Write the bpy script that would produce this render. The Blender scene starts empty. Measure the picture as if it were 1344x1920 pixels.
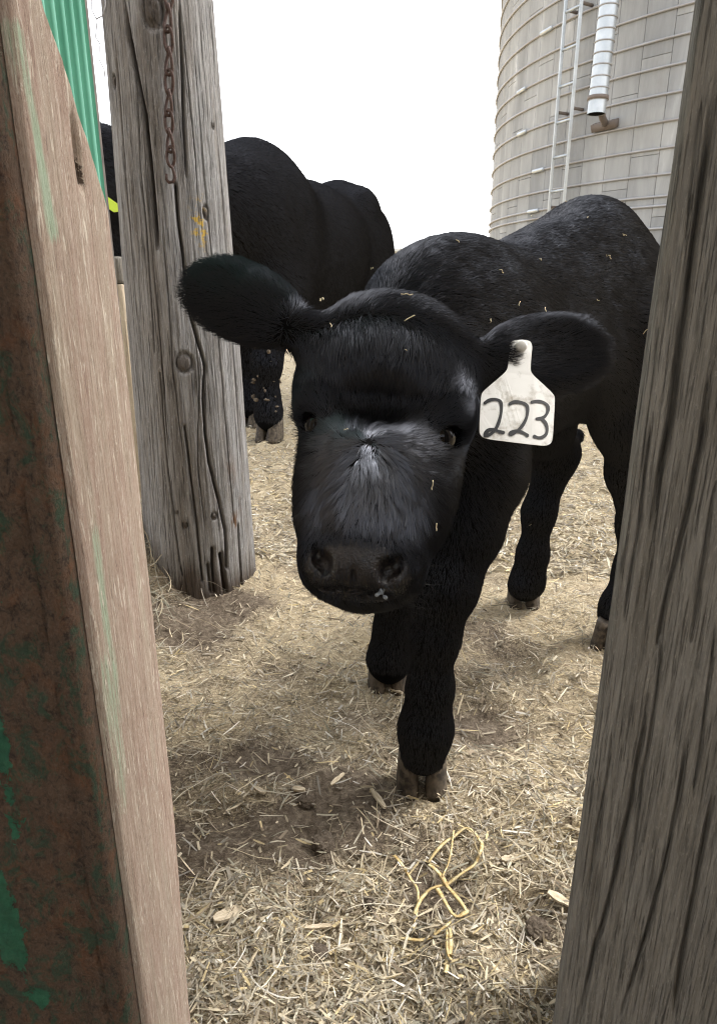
import bpy, bmesh, math, random
import numpy as np
from mathutils import Vector, Matrix

rng = np.random.default_rng(7)
random.seed(7)
sc = bpy.context.scene
COL = sc.collection

# ------------------------------------------------------------------ camera
FPX, CX, CY = 1280.0, 672.0, 960.0            # focal length and centre, photograph pixels
CAM = np.array([0.0, 0.0, 0.70])
PITCH = math.atan((960 - 533) / FPX)
CP, SP = math.cos(PITCH), math.sin(PITCH)
cam = bpy.data.cameras.new('camera')
cam.sensor_fit = 'VERTICAL'; cam.sensor_height = 36.0
cam.lens = 36.0 * FPX / 1920.0
cam.clip_start = 0.02; cam.clip_end = 1000
cam.dof.use_dof = True; cam.dof.focus_distance = 0.72; cam.dof.aperture_fstop = 36.0
camo = bpy.data.objects.new('camera', cam); COL.objects.link(camo)
camo.location = CAM; camo.rotation_euler = (math.pi / 2 - PITCH, 0, 0)
sc.camera = camo

# ------------------------------------------------------------------ sky, sun, exposure
SUN = np.array([0.46, 0.34, 0.82]); SUN /= np.linalg.norm(SUN)
w = bpy.data.worlds.new('World'); sc.world = w; w.use_nodes = True
nt = w.node_tree; nt.nodes.clear()
sky = nt.nodes.new('ShaderNodeTexSky'); sky.sky_type = 'NISHITA'; sky.sun_disc = False
sky.sun_elevation = math.asin(SUN[2]); sky.sun_rotation = math.atan2(SUN[0], SUN[1])
sky.dust_density = 4.0; sky.air_density = 1.0; sky.ozone_density = 1.0
hs = nt.nodes.new('ShaderNodeHueSaturation'); hs.inputs['Saturation'].default_value = 0.22
bg = nt.nodes.new('ShaderNodeBackground'); bg.inputs['Strength'].default_value = 0.15
wo = nt.nodes.new('ShaderNodeOutputWorld')
nt.links.new(sky.outputs[0], hs.inputs['Color']); nt.links.new(hs.outputs[0], bg.inputs['Color'])
nt.links.new(bg.outputs[0], wo.inputs[0])
sun = bpy.data.lights.new('sun', 'SUN'); sun.energy = 1.1; sun.angle = math.radians(28); sun.color = (1.0, 0.97, 0.93)
suno = bpy.data.objects.new('sun', sun); COL.objects.link(suno)
suno.rotation_euler = Vector(SUN).to_track_quat('Z', 'Y').to_euler()
vs = sc.view_settings
vs.view_transform = 'Standard'; vs.look = 'None'; vs.gamma = 1.0; vs.exposure = 2.15
sc.cycles.use_denoising = True
sc.cycles.max_bounces = 5; sc.cycles.filter_width = 1.1
sc.cycles_curves.shape = 'RIBBONS'; sc.cycles_curves.subdivisions = 2

# ------------------------------------------------------------------ helpers
def ray(px, py):
    X = (px - CX) / FPX; U = (CY - py) / FPX
    return np.array([X, CP + U * SP, -SP + U * CP])
def at(px, py, d):                 # point at camera depth d
    return CAM + ray(px, py) * d
def gnd(px, py, z=0.0):            # point on the ground
    r = ray(px, py); return CAM + r * ((z - CAM[2]) / r[2])
def aty(px, py, y):                # point at forward distance y
    r = ray(px, py); return CAM + r * (y / r[1])
def nrm(v):
    v = np.asarray(v, float); return v / np.linalg.norm(v)

def tag(o, label=None, cat=None, group=None, kind=None):
    if label: o['label'] = label
    if cat: o['category'] = cat
    if group: o['group'] = group
    if kind: o['kind'] = kind
    return o
def empty(name, loc=(0, 0, 0)):
    o = bpy.data.objects.new(name, None); COL.objects.link(o); o.location = loc; o.empty_display_size = 0.05
    return o
def link(name, me, mat=None, parent=None, loc=None):
    o = bpy.data.objects.new(name, me); COL.objects.link(o)
    if mat and not me.materials: me.materials.append(mat)
    if parent is not None:
        o.parent = parent
        if loc is None:            # geometry given in world space
            o.location = -Vector(parent.location) if parent.parent is None else (0, 0, 0)
    if loc is not None: o.location = loc
    return o
def mesh(name, V, F, smooth=True):
    me = bpy.data.meshes.new(name)
    V = np.asarray(V, np.float32)
    if isinstance(F, np.ndarray):
        n, k = F.shape
        me.vertices.add(len(V)); me.vertices.foreach_set('co', V.ravel())
        me.loops.add(n * k); me.loops.foreach_set('vertex_index', F.astype(np.int32).ravel())
        me.polygons.add(n); me.polygons.foreach_set('loop_start', np.arange(0, n * k, k, dtype=np.int32))
        me.update(calc_edges=True); me.validate()
    else:
        me.from_pydata([tuple(map(float, v)) for v in V], [], F); me.update()
    if smooth: me.polygons.foreach_set('use_smooth', np.ones(len(me.polygons), bool))
    return me
def grid_faces(nu, nv, wrap=False):      # index = i*nv + j ; wrap in j
    i = np.arange(nu - 1)[:, None]; j = np.arange(nv if wrap else nv - 1)[None, :]
    j2 = (j + 1) % nv
    return np.stack([i * nv + j, i * nv + j2, (i + 1) * nv + j2, (i + 1) * nv + j], -1).reshape(-1, 4)
def tube(pts, r, n=8, close=False, cap=True):
    pts = np.asarray(pts, float); m = len(pts)
    r = np.broadcast_to(np.asarray(r, float), (m,))
    T = np.gradient(pts, axis=0) if not close else np.roll(pts, -1, 0) - np.roll(pts, 1, 0)
    T /= np.linalg.norm(T, axis=1)[:, None] + 1e-12
    ref = np.array([0.31, 0.17, 0.93]) if abs(T[0] @ np.array([0.31, 0.17, 0.93])) < .9 else np.array([1., 0, 0])
    N = np.cross(T[0], ref); N /= np.linalg.norm(N); V = []
    for k in range(m):
        N = N - T[k] * (N @ T[k]); N /= np.linalg.norm(N); B = np.cross(T[k], N)
        a = np.linspace(0, 2 * np.pi, n, endpoint=False)
        V.append(pts[k] + r[k] * (np.cos(a)[:, None] * N + np.sin(a)[:, None] * B))
    V = np.concatenate(V)
    F = grid_faces(m, n, True)
    if close: F = np.concatenate([F, np.stack([(m - 1) * n + np.arange(n), (m - 1) * n + (np.arange(n) + 1) % n, (np.arange(n) + 1) % n, np.arange(n)], -1)])
    F = [tuple(map(int, f)) for f in F]
    if cap and not close: F += [tuple(range(n))[::-1], tuple(range((m - 1) * n, m * n))]
    return V, F
def joinvf(L):
    V, F, o = [], [], 0
    for v, f in L:
        V.append(np.asarray(v)); F += [tuple(i + o for i in q) for q in f]; o += len(v)
    return np.concatenate(V), F
def boxvf(lo, hi, bev=0.0):
    bm = bmesh.new(); bmesh.ops.create_cube(bm, size=1)
    lo = np.array(lo, float); hi = np.array(hi, float)
    for v in bm.verts: v.co = Vector((lo + hi) / 2 + np.array(v.co) * (hi - lo))
    if bev: bmesh.ops.bevel(bm, geom=bm.edges[:], offset=bev, segments=2, affect='EDGES', profile=.6)
    bm.verts.ensure_lookup_table()
    V = np.array([v.co for v in bm.verts]); F = [tuple(v.index for v in f.verts) for f in bm.faces]
    bm.verts.index_update(); F = [tuple(v.index for v in f.verts) for f in bm.faces]
    bm.free(); return V, F

# lattice value noise (numpy), any dimension up to 3
def vnoise(P, seed=0):
    P = np.asarray(P, float); i0 = np.floor(P).astype(np.int64); f = P - i0; f = f * f * (3 - 2 * f)
    D = P.shape[-1]; out = 0
    for c in range(2 ** D):
        h = np.full(P.shape[:-1], seed * 7919 + 13, np.uint64); wgt = 1.0
        for d in range(D):
            b = (c >> d) & 1
            h = (h ^ ((i0[..., d] + b).astype(np.uint64) * np.uint64([73856093, 19349663, 83492791][d]))) * np.uint64(2654435761) & np.uint64(0xFFFFFFFF)
            h ^= h >> np.uint64(15)
            wgt = wgt * (f[..., d] if b else 1 - f[..., d])
        h = (h * np.uint64(2246822519)) & np.uint64(0xFFFFFFFF); h ^= h >> np.uint64(13)
        out = out + wgt * (h.astype(float) / 4294967295.0)
    return out
def fbm(P, o=4, seed=0):
    P = np.asarray(P, float); s, a = 0, .5
    for k in range(o): s = s + a * vnoise(P * 2 ** k, seed + k); a /= 2
    return s / (1 - .5 ** o)

# ------------------------------------------------------------------ material toolkit
class Mat:
    def __init__(s, name, rough=.7, spec=.3):
        s.m = bpy.data.materials.new(name); s.m.use_nodes = True
        s.t = s.m.node_tree; s.b = s.t.nodes['Principled BSDF']; s.out = s.t.nodes['Material Output']
        s.b.inputs['Roughness'].default_value = rough; s.b.inputs['Specular IOR Level'].default_value = spec
        s.co = None
    def n(s, typ, **kw):
        x = s.t.nodes.new(typ)
        for k, v in kw.items(): setattr(x, k, v)
        return x
    def l(s, a, b): s.t.links.new(a, b)
    def coord(s, scale=(1, 1, 1), kind='Object', rot=(0, 0, 0)):
        c = s.n('ShaderNodeTexCoord'); m = s.n('ShaderNodeMapping'); m.inputs['Scale'].default_value = scale
        m.inputs['Rotation'].default_value = rot
        s.l(c.outputs[kind], m.inputs[0]); return m.outputs[0]
    def noise(s, vec, scale, detail=6, rough=.6, dist=0.0):
        x = s.n('ShaderNodeTexNoise'); x.inputs['Scale'].default_value = scale; x.inputs['Detail'].default_value = detail
        x.inputs['Roughness'].default_value = rough; x.inputs['Distortion'].default_value = dist
        s.l(vec, x.inputs['Vector']); return x.outputs[0]
    def ramp(s, fac, stops, mode='LINEAR'):
        r = s.n('ShaderNodeValToRGB'); e = r.color_ramp; e.interpolation = mode
        while len(e.elements) < len(stops): e.elements.new(.5)
        for q, (p, c) in zip(e.elements, stops):
            q.position = p; q.color = (*c, 1) if len(c) == 3 else c
        s.l(fac, r.inputs[0]); return r.outputs[0]
    def g(s, fac, a, b):
        st = [(a, (0, 0, 0)), (b, (1, 1, 1))]; return s.ramp(fac, st if a < b else st[::-1])
    def mix(s, fac, a, b, mode='MIX'):
        x = s.n('ShaderNodeMix', data_type='RGBA', blend_type=mode)
        for v, k in ((fac, 0), (a, 6), (b, 7)):
            if isinstance(v, (int, float)): x.inputs[k].default_value = v
            elif isinstance(v, tuple): x.inputs[k].default_value = (*v, 1)
            else: s.l(v, x.inputs[k])
        return x.outputs[2]
    def math(s, op, a, b=0.0):
        x = s.n('ShaderNodeMath', operation=op)
        for v, k in ((a, 0), (b, 1)):
            if isinstance(v, (int, float)): x.inputs[k].default_value = v
            else: s.l(v, x.inputs[k])
        return x.outputs[0]
    def attr(s, name, out='Color'):
        a = s.n('ShaderNodeAttribute'); a.attribute_name = name; return a.outputs[out]
    def bump(s, h, dist=.002, strength=1.0, prev=None):
        x = s.n('ShaderNodeBump'); x.inputs['Distance'].default_value = dist; x.inputs['Strength'].default_value = strength
        s.l(h, x.inputs['Height'])
        if prev is not None: s.l(prev, x.inputs['Normal'])
        s.l(x.outputs[0], s.b.inputs['Normal']); return x.outputs[0]
    def color(s, c):
        if isinstance(c, tuple): s.b.inputs['Base Color'].default_value = (*c, 1)
        else: s.l(c, s.b.inputs['Base Color'])
        return s
    def rough(s, r): s.l(r, s.b.inputs['Roughness']); return s

def wood(name, dark, mid, light, warm, A=200, B=12, bd=.003, dk=.85):
    m = Mat(name, .88, .12)
    n1 = m.noise(m.coord((A, A, B)), 1, 9, .72, .25); n2 = m.noise(m.coord((A * .22, A * .22, B * .35)), 1, 5, .6, .8); n3 = m.noise(m.coord(), 6, 6, .65)
    n4 = m.noise(m.coord((A * 1.5, A * 1.5, B * .8)), 1, 5, .75); n5 = m.noise(m.coord((A * 1.6, A * 1.6, B * 9)), 1, 5, .8)
    c = m.ramp(n1, [(.30, dark), (.44, mid), (.58, light), (.72, mid)])
    c = m.mix(m.math('MULTIPLY', m.g(n2, .35, .65), .7), c, m.ramp(n1, [(.3, dark), (.6, warm)]))
    c = m.mix(m.math('MULTIPLY', m.g(n3, .50, .70), .6), c, m.ramp(n5, [(.35, mid), (.6, light)]))
    c = m.mix(m.math('MULTIPLY', m.g(n5, .56, .66), .55), c, tuple(min(1, x * 1.25) for x in light))
    c = m.mix(m.math('MULTIPLY', m.g(n4, .42, .34), dk), c, tuple(x * .45 for x in dark))
    h = m.math('ADD', m.math('MULTIPLY', n1, .8), m.math('ADD', m.math('MULTIPLY', m.g(n4, .32, .45), .8), m.math('MULTIPLY', n5, .5)))
    m.c = c
    m.color(c); m.bump(h, bd, 1.0)
    return m

M = {}
m = wood('weathered_grey_wood', (.10, .092, .085), (.235, .228, .222), (.41, .405, .40), (.235, .205, .175), 190, 9, .004)
# rusty stain, lichen and damp foot of the old pole
vv = m.coord()
st = m.math('MULTIPLY', m.g(m.noise(m.coord((7, 7, 2.2)), 3, 5, .6, .5), .58, .66), m.g(m.attr('low', 'Fac'), .05, .6))
c = m.mix(st, m.c, (.16, .09, .05))
c = m.mix(m.math('MULTIPLY', m.g(m.noise(vv, 60, 4, .7), .52, .6), m.g(m.attr('lichen', 'Fac'), .2, .7)), c, (.52, .34, .07))
c = m.mix(m.math('MULTIPLY', m.attr('knot', 'Fac'), .85), c, (.085, .068, .055))
c = m.mix(m.math('MULTIPLY', m.attr('damp', 'Fac'), .85), c, (.07, .05, .035))
m.color(c); M['pole'] = m.m
m = wood('rough_sawn_timber', (.105, .096, .082), (.175, .162, .14), (.27, .25, .215), (.165, .145, .115), 420, 20, .0018, .5); M['timber'] = m.m
m = wood('pale_board', (.30, .24, .17), (.46, .38, .28), (.58, .50, .38), (.45, .36, .25), 150, 8); M['pale'] = m.m

# faded red paint on a board
m = Mat('faded_red_board', .8, .2)
n1 = m.noise(m.coord((420, 420, 22)), 1, 8, .72, .3); n2 = m.noise(m.coord((60, 60, 5)), 1, 6, .65, .6)
fl = m.noise(m.coord((900, 900, 75)), 1, 4, .7, .4); fk = m.noise(m.coord((330, 330, 40)), 1, 4, .7, .8); sp_ = m.noise(m.coord((1, 1, .45)), 700, 3, .7)
c = m.ramp(n1, [(.28, (.22, .145, .11)), (.5, (.36, .255, .20)), (.72, (.50, .40, .33))])
c = m.mix(m.math('MULTIPLY', m.g(n2, .40, .66), .8), c, m.ramp(n1, [(.3, (.26, .21, .155)), (.6, (.45, .38, .295))]))
c = m.mix(m.math('MULTIPLY', m.g(sp_, .45, .7), .4), c, (.50, .43, .36))
gv = m.attr('green', 'Fac')
c = m.mix(m.math('MULTIPLY', m.g(m.math('ADD', gv, m.math('MULTIPLY', m.math('SUBTRACT', m.math('ADD', n1, m.math('MULTIPLY', m.math('SUBTRACT', n2, .5), 1.5)), .5), 1.3)), .50, .85), .8), c, m.ramp(fl, [(.3, (.25, .36, .23)), (.7, (.42, .52, .40))]))
c = m.mix(m.math('MULTIPLY', m.g(fk, .57, .66), .9), c, (.66, .59, .49))
c = m.mix(m.math('MULTIPLY', m.g(fl, .40, .32), .8), c, (.13, .085, .065))
c = m.mix(m.g(m.math('ADD', m.attr('hole', 'Fac'), m.math('MULTIPLY', m.math('SUBTRACT', sp_, .5), .9)), .45, .6), c, (.05, .032, .02))
m.color(c); m.bump(m.math('ADD', n1, m.math('ADD', fl, m.math('MULTIPLY', sp_, .5))), .0016, 1.0); M['board'] = m.m

# rusted steel with rests of green paint
m = Mat('rusted_green_steel', .75, .3)
v = m.coord((1, 1, .7)); n1 = m.noise(v, 170, 9, .75, .6); n2 = m.noise(v, 34, 8, .7, .5); n3 = m.noise(v, 600, 6, .75); n6 = m.noise(v, 48, 6, .6, .4)
rust = m.ramp(n1, [(.30, (.016, .011, .008)), (.42, (.055, .036, .024)), (.54, (.12, .072, .044)), (.64, (.05, .034, .024)), (.74, (.27, .14, .07))])
rust = m.mix(m.math('MULTIPLY', m.g(n6, .50, .66), .6), rust, m.ramp(n1, [(.35, (.06, .026, .012)), (.62, (.20, .080, .032))]))
rust = m.mix(m.math('MULTIPLY', m.g(n3, .48, .66), .6), rust, (.17, .12, .085))
pm = m.math('ADD', m.attr('paint', 'Fac'), m.math('MULTIPLY', m.math('SUBTRACT', n2, .5), 1.6))
pm = m.math('ADD', pm, m.math('MULTIPLY', m.math('SUBTRACT', n1, .5), 1.1))
msk = m.g(pm, .52, .55)
grn = m.ramp(n1, [(.3, (.014, .075, .040)), (.55, (.028, .135, .070)), (.75, (.05, .18, .10))])
c = m.mix(m.math('MULTIPLY', m.g(m.noise(v, 60, 7, .75, .6), .51, .60), .85), rust, m.ramp(n3, [(.3, (.020, .045, .026)), (.7, (.05, .10, .06))]))
c = m.mix(msk, c, grn)
m.color(c); m.rough(m.ramp(msk, [(0, (.9,) * 3), (1, (.5,) * 3)]))
m.bump(m.math('ADD', m.math('MULTIPLY', msk, .35), m.math('ADD', n1, m.math('MULTIPLY', n3, .6))), .0045, 1.0); M['rust'] = m.m

m = Mat('green_sheet_paint', .42, .4); n = m.noise(m.coord((8, 8, 1.2)), 3, 6, .6)
m.color(m.ramp(n, [(.3, (.06, .26, .17)), (.7, (.13, .38, .27))])); M['green'] = m.m
m = Mat('dark_trim', .7); m.color(m.ramp(m.noise(m.coord(), 30, 5), [(.3, (.07, .06, .055)), (.7, (.16, .14, .12))])); M['trim'] = m.m
m = Mat('rusty_chain', .7, .3); n = m.noise(m.coord(), 160, 6, .7)
m.color(m.ramp(n, [(.3, (.035, .024, .020)), (.55, (.085, .05, .04)), (.75, (.16, .13, .12))])); m.bump(n, .0006); M['chain'] = m.m

# soil and fine chaff
m = Mat('soil_with_chaff', .95, .1)
v = m.coord(); n1 = m.noise(v, 3.2, 6, .6); n2 = m.noise(v, 90, 6, .7, .6); n3 = m.noise(v, 420, 4, .7); n4 = m.noise(m.coord((1, 2.6, 1)), 160, 4, .6, 1.2)
soil = m.ramp(n2, [(.3, (.060, .046, .033)), (.5, (.145, .114, .084)), (.72, (.26, .215, .165))])
chaff = m.ramp(n4, [(.3, (.20, .155, .10)), (.52, (.44, .36, .235)), (.7, (.66, .57, .40))])
bare = m.attr('bare', 'Fac')
k = m.g(m.math('SUBTRACT', m.math('ADD', n3, m.math('MULTIPLY', n2, .5)), m.math('MULTIPLY', bare, .45)), .38, .68)
c = m.mix(k, soil, chaff)
m.color(c); m.bump(m.math('ADD', n2, m.math('MULTIPLY', n4, .6)), .006, 1.0); M['soil'] = m.m
m = Mat('dark_clod', .95, .05); n = m.noise(m.coord(), 120, 6, .7); m.color(m.ramp(n, [(.3, (.06, .046, .034)), (.7, (.16, .13, .10))])); m.bump(n, .004); M['clod'] = m.m

m = Mat('straw', .6, .25)
c = m.attr('tint'); n = m.noise(m.coord(), 240, 3)
m.color(m.mix(m.math('MULTIPLY', m.g(n, .45, .75), .35), c, (.18, .13, .08)))
tr = m.n('ShaderNodeBsdfTranslucent'); m.l(c, tr.inputs[0]); mx = m.n('ShaderNodeMixShader'); mx.inputs[0].default_value = .22
m.l(m.b.outputs[0], mx.inputs[1]); m.l(tr.outputs[0], mx.inputs[2]); m.l(mx.outputs[0], m.out.inputs[0]); M['straw'] = m.m
m = Mat('golden_straw', .5, .3); n = m.noise(m.coord(), 90, 5, .7)
m.color(m.ramp(n, [(.35, (.33, .22, .08)), (.5, (.50, .38, .18)), (.62, (.62, .53, .31)), (.72, (.28, .16, .06))])); M['golden'] = m.m
m = Mat('wood_chip', .8, .2); n = m.noise(m.coord((1, 8, 8)), 60, 5)
m.color(m.ramp(n, [(.3, (.34, .27, .18)), (.7, (.62, .53, .39))])); m.bump(n, .001); M['chip'] = m.m

# animals
def hairmat(name, col, shine, ru=.16, rv=.55):
    """dark hair core with a soft sheen along the strand; the 'wet' attribute tightens and lifts the sheen"""
    m = Mat(name); t = m.t; t.nodes.remove(m.b)
    d = m.n('ShaderNodeBsdfDiffuse'); d.inputs[0].default_value = (*col, 1)
    h = m.n('ShaderNodeBsdfHair'); h.component = 'Reflection'; h.inputs['Offset'].default_value = math.radians(-5)
    wet = m.attr('wet', 'Fac')
    m.l(m.mix(wet, tuple(shine), tuple(x * 4.0 for x in shine)), h.inputs['Color'])
    m.l(m.math('SUBTRACT', ru, m.math('MULTIPLY', wet, ru * .45)), h.inputs['RoughnessU']); h.inputs['RoughnessV'].default_value = rv
    ad = m.n('ShaderNodeAddShader'); m.l(d.outputs[0], ad.inputs[0]); m.l(h.outputs[0], ad.inputs[1]); m.l(ad.outputs[0], m.out.inputs[0]); return m.m
M['fur'] = hairmat('black_calf_fur', (.0035, .0033, .0036), (.030, .0315, .036), .15, .48)
M['furcow'] = hairmat('black_cow_fur', (.0035, .0033, .0036), (.024, .025, .029), .2, .5)
M['whisker'] = hairmat('black_whisker', (.01, .01, .01), (.035, .035, .035))
m = Mat('black_skin', .9, .05); m.color((.004, .004, .0042)); M['skin'] = m.m
m = Mat('wet_nose', .28, .5); n = m.noise(m.coord(), 330, 3, .5); n2 = m.noise(m.coord(), 40, 4)
m.color(m.ramp(n2, [(.35, (.006, .005, .005)), (.7, (.018, .013, .011))])); m.bump(n, .0016, 1.0)
m.rough(m.ramp(n2, [(.3, (.22,) * 3), (.7, (.5,) * 3)])); M['nose'] = m.m
m = Mat('hoof_horn', .65, .25); n = m.noise(m.coord((60, 60, 8)), 2, 6, .6); n2 = m.noise(m.coord(), 70, 5)
m.color(m.mix(m.g(n2, .45, .62), m.ramp(n, [(.3, (.055, .043, .030)), (.7, (.135, .108, .078))]), (.03, .024, .018))); m.bump(n, .001); M['hoof'] = m.m
m = Mat('eye', .05, .15); m.color((.006, .005, .005)); m.b.inputs['Coat Weight'].default_value = .14; m.b.inputs['Coat Roughness'].default_value = .02; M['eye'] = m.m
m = Mat('tag_plastic', .42, .4); n = m.noise(m.coord(), 45, 7, .7); n2 = m.noise(m.coord(), 14, 4)
m.color(m.mix(m.g(n, .52, .70), m.ramp(n2, [(.3, (.52, .51, .475)), (.7, (.66, .65, .615))]), (.28, .25, .20))); M['tag'] = m.m
m = Mat('marker_ink', .4, .4); m.color((.008, .008, .009)); M['ink'] = m.m
m = Mat('yellow_tag', .4, .4); m.color((.62, .80, .08)); M['ytag'] = m.m
m = Mat('mud', .9, .1); n = m.noise(m.coord(), 60, 5); m.color(m.ramp(n, [(.3, (.07, .055, .04)), (.7, (.19, .155, .115))])); M['mud'] = m.m

# silo
m = Mat('concrete_stave', .9, .15)
oi = m.n('ShaderNodeObjectInfo'); v = m.coord((1, 1, 1), 'Generated'); vw = m.n('ShaderNodeNewGeometry')
mp = m.n('ShaderNodeMapping'); mp.inputs['Scale'].default_value = (1.2, 1.2, .22); m.l(vw.outputs['Position'], mp.inputs[0])
n1 = m.noise(mp.outputs[0], 4, 7, .65, .3)
mp2 = m.n('ShaderNodeMapping'); mp2.inputs['Scale'].default_value = (1, 1, .6); m.l(vw.outputs['Position'], mp2.inputs[0])
n2 = m.noise(mp2.outputs[0], 2.2, 8, .7)
c = m.ramp(n1, [(.3, (.255, .257, .252)), (.5, (.325, .328, .322)), (.64, (.39, .393, .386)), (.74, (.55, .553, .545))])
c = m.mix(m.g(n2, .6, .75), c, (.27, .262, .25))
tone = m.ramp(oi.outputs['Random'], [(0, (.86, .86, .87)), (1, (1.06, 1.05, 1.04))])
m.color(m.mix(1.0, c, tone, 'MULTIPLY')); m.bump(n2, .004); M['stave'] = m.m
m = Mat('galvanised_steel', .45, .5); m.b.inputs['Metallic'].default_value = .75; n = m.noise(m.coord(), 8, 6)
m.color(m.ramp(n, [(.3, (.40, .43, .45)), (.7, (.56, .59, .61))])); M['galv'] = m.m
m = Mat('hoop_rod', .6, .4); m.b.inputs['Metallic'].default_value = .5; n = m.noise(m.coord(), 3, 6)
m.color(m.ramp(n, [(.35, (.40, .40, .41)), (.7, (.32, .30, .285))])); M['hoop'] = m.m
m = Mat('dark_band', .7); m.color((.16, .13, .11)); M['band'] = m.m
m = Mat('mortar', .95, .05); m.color((.24, .235, .23)); M['mortar'] = m.m
m = Mat('hollow', .95, .05); m.color((.02, .02, .02)); M['hollow'] = m.m
m = Mat('shed_metal', .5, .4); m.color(m.ramp(m.noise(m.coord(), 2, 5), [(.3, (.42, .43, .43)), (.7, (.55, .56, .56))])); M['shed'] = m.m

# ------------------------------------------------------------------ ground
POLE_Y = 1.51; POLE_X = aty(383, 1105, POLE_Y)[0]
BARE = [(480, 1425, .12, .06), (330, 1185, .10, .09), (430, 1150, .14, .06), (585, 1560, .16, .05), (900, 1350, .10, .06), (350, 1600, .06, .05), (640, 1480, .10, .07), (820, 1665, .05, .04)]
BARE = [(gnd(a, b), c, d) for a, b, c, d in BARE]
def gheight(x, y):
    P = np.stack([x, y], -1)
    h = (fbm(P * 3.1, 4, 3) - .5) * .05 + (fbm(P * 16, 3, 9) - .5) * .034 + (fbm(P * 55, 2, 5) - .5) * .007
    r = np.hypot(x - POLE_X, y - POLE_Y)
    h = h + .055 * np.exp(-(r / .22) ** 2) - .02 * np.exp(-((x - POLE_X - .06) ** 2 + (y - 1.33) ** 2) / .006)
    h = h + .15 * np.exp(-(((x + .54) / .13) ** 2 + ((y - 1.52) / .22) ** 2)) + .05 * np.exp(-(((x + .62) / .2) ** 2 + ((y - 2.2) / .5) ** 2))
    for cx, cy in HOOVES: h = h * (1 - np.exp(-((x - cx) ** 2 + (y - cy) ** 2) / .006))
    fade = np.clip((np.hypot(x, y) - 12) / 30, 0, 1)
    return h * (1 - fade)
def bareness(x, y):
    b = 0
    for c, rx, ry in BARE: b = np.maximum(b, np.exp(-(((x - c[0]) / rx) ** 2 + ((y - c[1]) / ry) ** 2) * 1.2))
    n = fbm(np.stack([x, y], -1) * 7, 4, 21)
    return np.clip(b * 1.15 + (n - .42) * 2.0 * np.clip(1.7 - .5 * y, .2, 1.0), 0, 1)

# body frame of the calf: f forward, l to its left, z up
CC = np.array([.265, 1.145]); FD = np.array([-.7071, -.7071, 0]); LD = np.array([.7071, -.7071, 0])
def Bp(f, l, z): return np.array([CC[0], CC[1], 0]) + FD * f + LD * l + np.array([0, 0, z])
def onl(px, py, l):                # ray meets the upright plane l = const
    r = ray(px, py); o = np.array([CC[0], CC[1], 0]) + LD * l
    return CAM + r * (((o - CAM) @ LD) / (r @ LD))
def flz(P): q = P - np.array([CC[0], CC[1], 0]); return q @ FD, q @ LD, P[..., 2]
HOOF_PX = [(790, 1468), (727, 1282), (1143, 1212), (980, 1132)]
HOOVES = [tuple(gnd(a, b)[:2]) for a, b in HOOF_PX]

def axis_pts(lo, hi, fine_lo, fine_hi, step, grow=1.13):
    a = list(np.arange(fine_lo, fine_hi, step)); s = step
    while a[-1] < hi: s *= grow; a.append(a[-1] + s)
    s = step; b = []; x = fine_lo
    while x > lo: s *= grow; x -= s; b.append(x)
    return np.array(b[::-1] + a)
gx = axis_pts(-400, 400, -1.3, 1.3, .014); gy = axis_pts(-60, 700, .25, 3.2, .014)
X, Y = np.meshgrid(gx, gy, indexing='ij'); Z = gheight(X, Y)
me = mesh('ground', np.stack([X, Y, Z], -1).reshape(-1, 3), grid_faces(len(gx), len(gy)))
a = me.attributes.new('bare', 'FLOAT', 'POINT'); a.data.foreach_set('value', bareness(X, Y).ravel().astype(np.float32))
g = link('ground', me, M['soil']); tag(g, 'brown farmyard soil strewn with chopped straw', kind='structure')

# ------------------------------------------------------------------ litter: straw, hay and chaff
def ribbons(P, ang, L, W, bend, tilt, roll, tint, seg, lift):
    """N flat straws lying on the ground; returns V, F, colour per vertex"""
    N = len(P); s = np.linspace(-.5, .5, seg + 1)
    th = ang[:, None] + bend[:, None] * s[None, :]
    dx, dy = np.cos(th), np.sin(th)
    ds = L[:, None] / seg
    cx = np.cumsum(np.concatenate([np.zeros((N, 1)), (dx[:, :-1] + dx[:, 1:]) / 2 * ds], 1), 1); cy = np.cumsum(np.concatenate([np.zeros((N, 1)), (dy[:, :-1] + dy[:, 1:]) / 2 * ds], 1), 1)
    cx -= cx.mean(1, keepdims=True); cy -= cy.mean(1, keepdims=True)
    x = P[:, 0:1] + cx; y = P[:, 1:2] + cy
    z = gheight(x, y) * .6 + gheight(P[:, 0], P[:, 1])[:, None] * .4 + lift[:, None] + tilt[:, None] * L[:, None] * s[None, :] - np.abs(tilt[:, None]) * 0
    z = np.maximum(z, gheight(x, y) - .002)
    wx, wy = -dy * np.cos(roll)[:, None], dx * np.cos(roll)[:, None]; wz = np.sin(roll)[:, None] * np.ones_like(dx)
    tp = (W[:, None] / 2) * np.where(np.abs(s) > .49, .55, 1.0)[None, :]
    A = np.stack([x - wx * tp, y - wy * tp, z - wz * tp], -1); B = np.stack([x + wx * tp, y + wy * tp, z + wz * tp], -1)
    V = np.stack([A, B], 2).reshape(-1, 3)
    base = (np.arange(N) * (seg + 1) * 2)[:, None] + np.arange(seg)[None, :] * 2
    F = np.stack([base, base + 1, base + 3, base + 2], -1).reshape(-1, 4)
    C = np.repeat(tint, (seg + 1) * 2, axis=0)
    return V, F, C
TINTS = np.array([(.60, .52, .37), (.53, .45, .31), (.68, .62, .48), (.43, .37, .27), (.40, .36, .29), (.27, .215, .15), (.62, .50, .28), (.74, .70, .61), (.34, .32, .24)])
def scatter(n, y0, y1, half, power=1.0):
    u = rng.random(n)
    if power == 2: y = y0 * (y1 / y0) ** u
    else: y = y0 + (y1 - y0) * u
    x = (rng.random(n) * 2 - 1) * (half * y + .12)
    return np.stack([x, y], -1)
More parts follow.
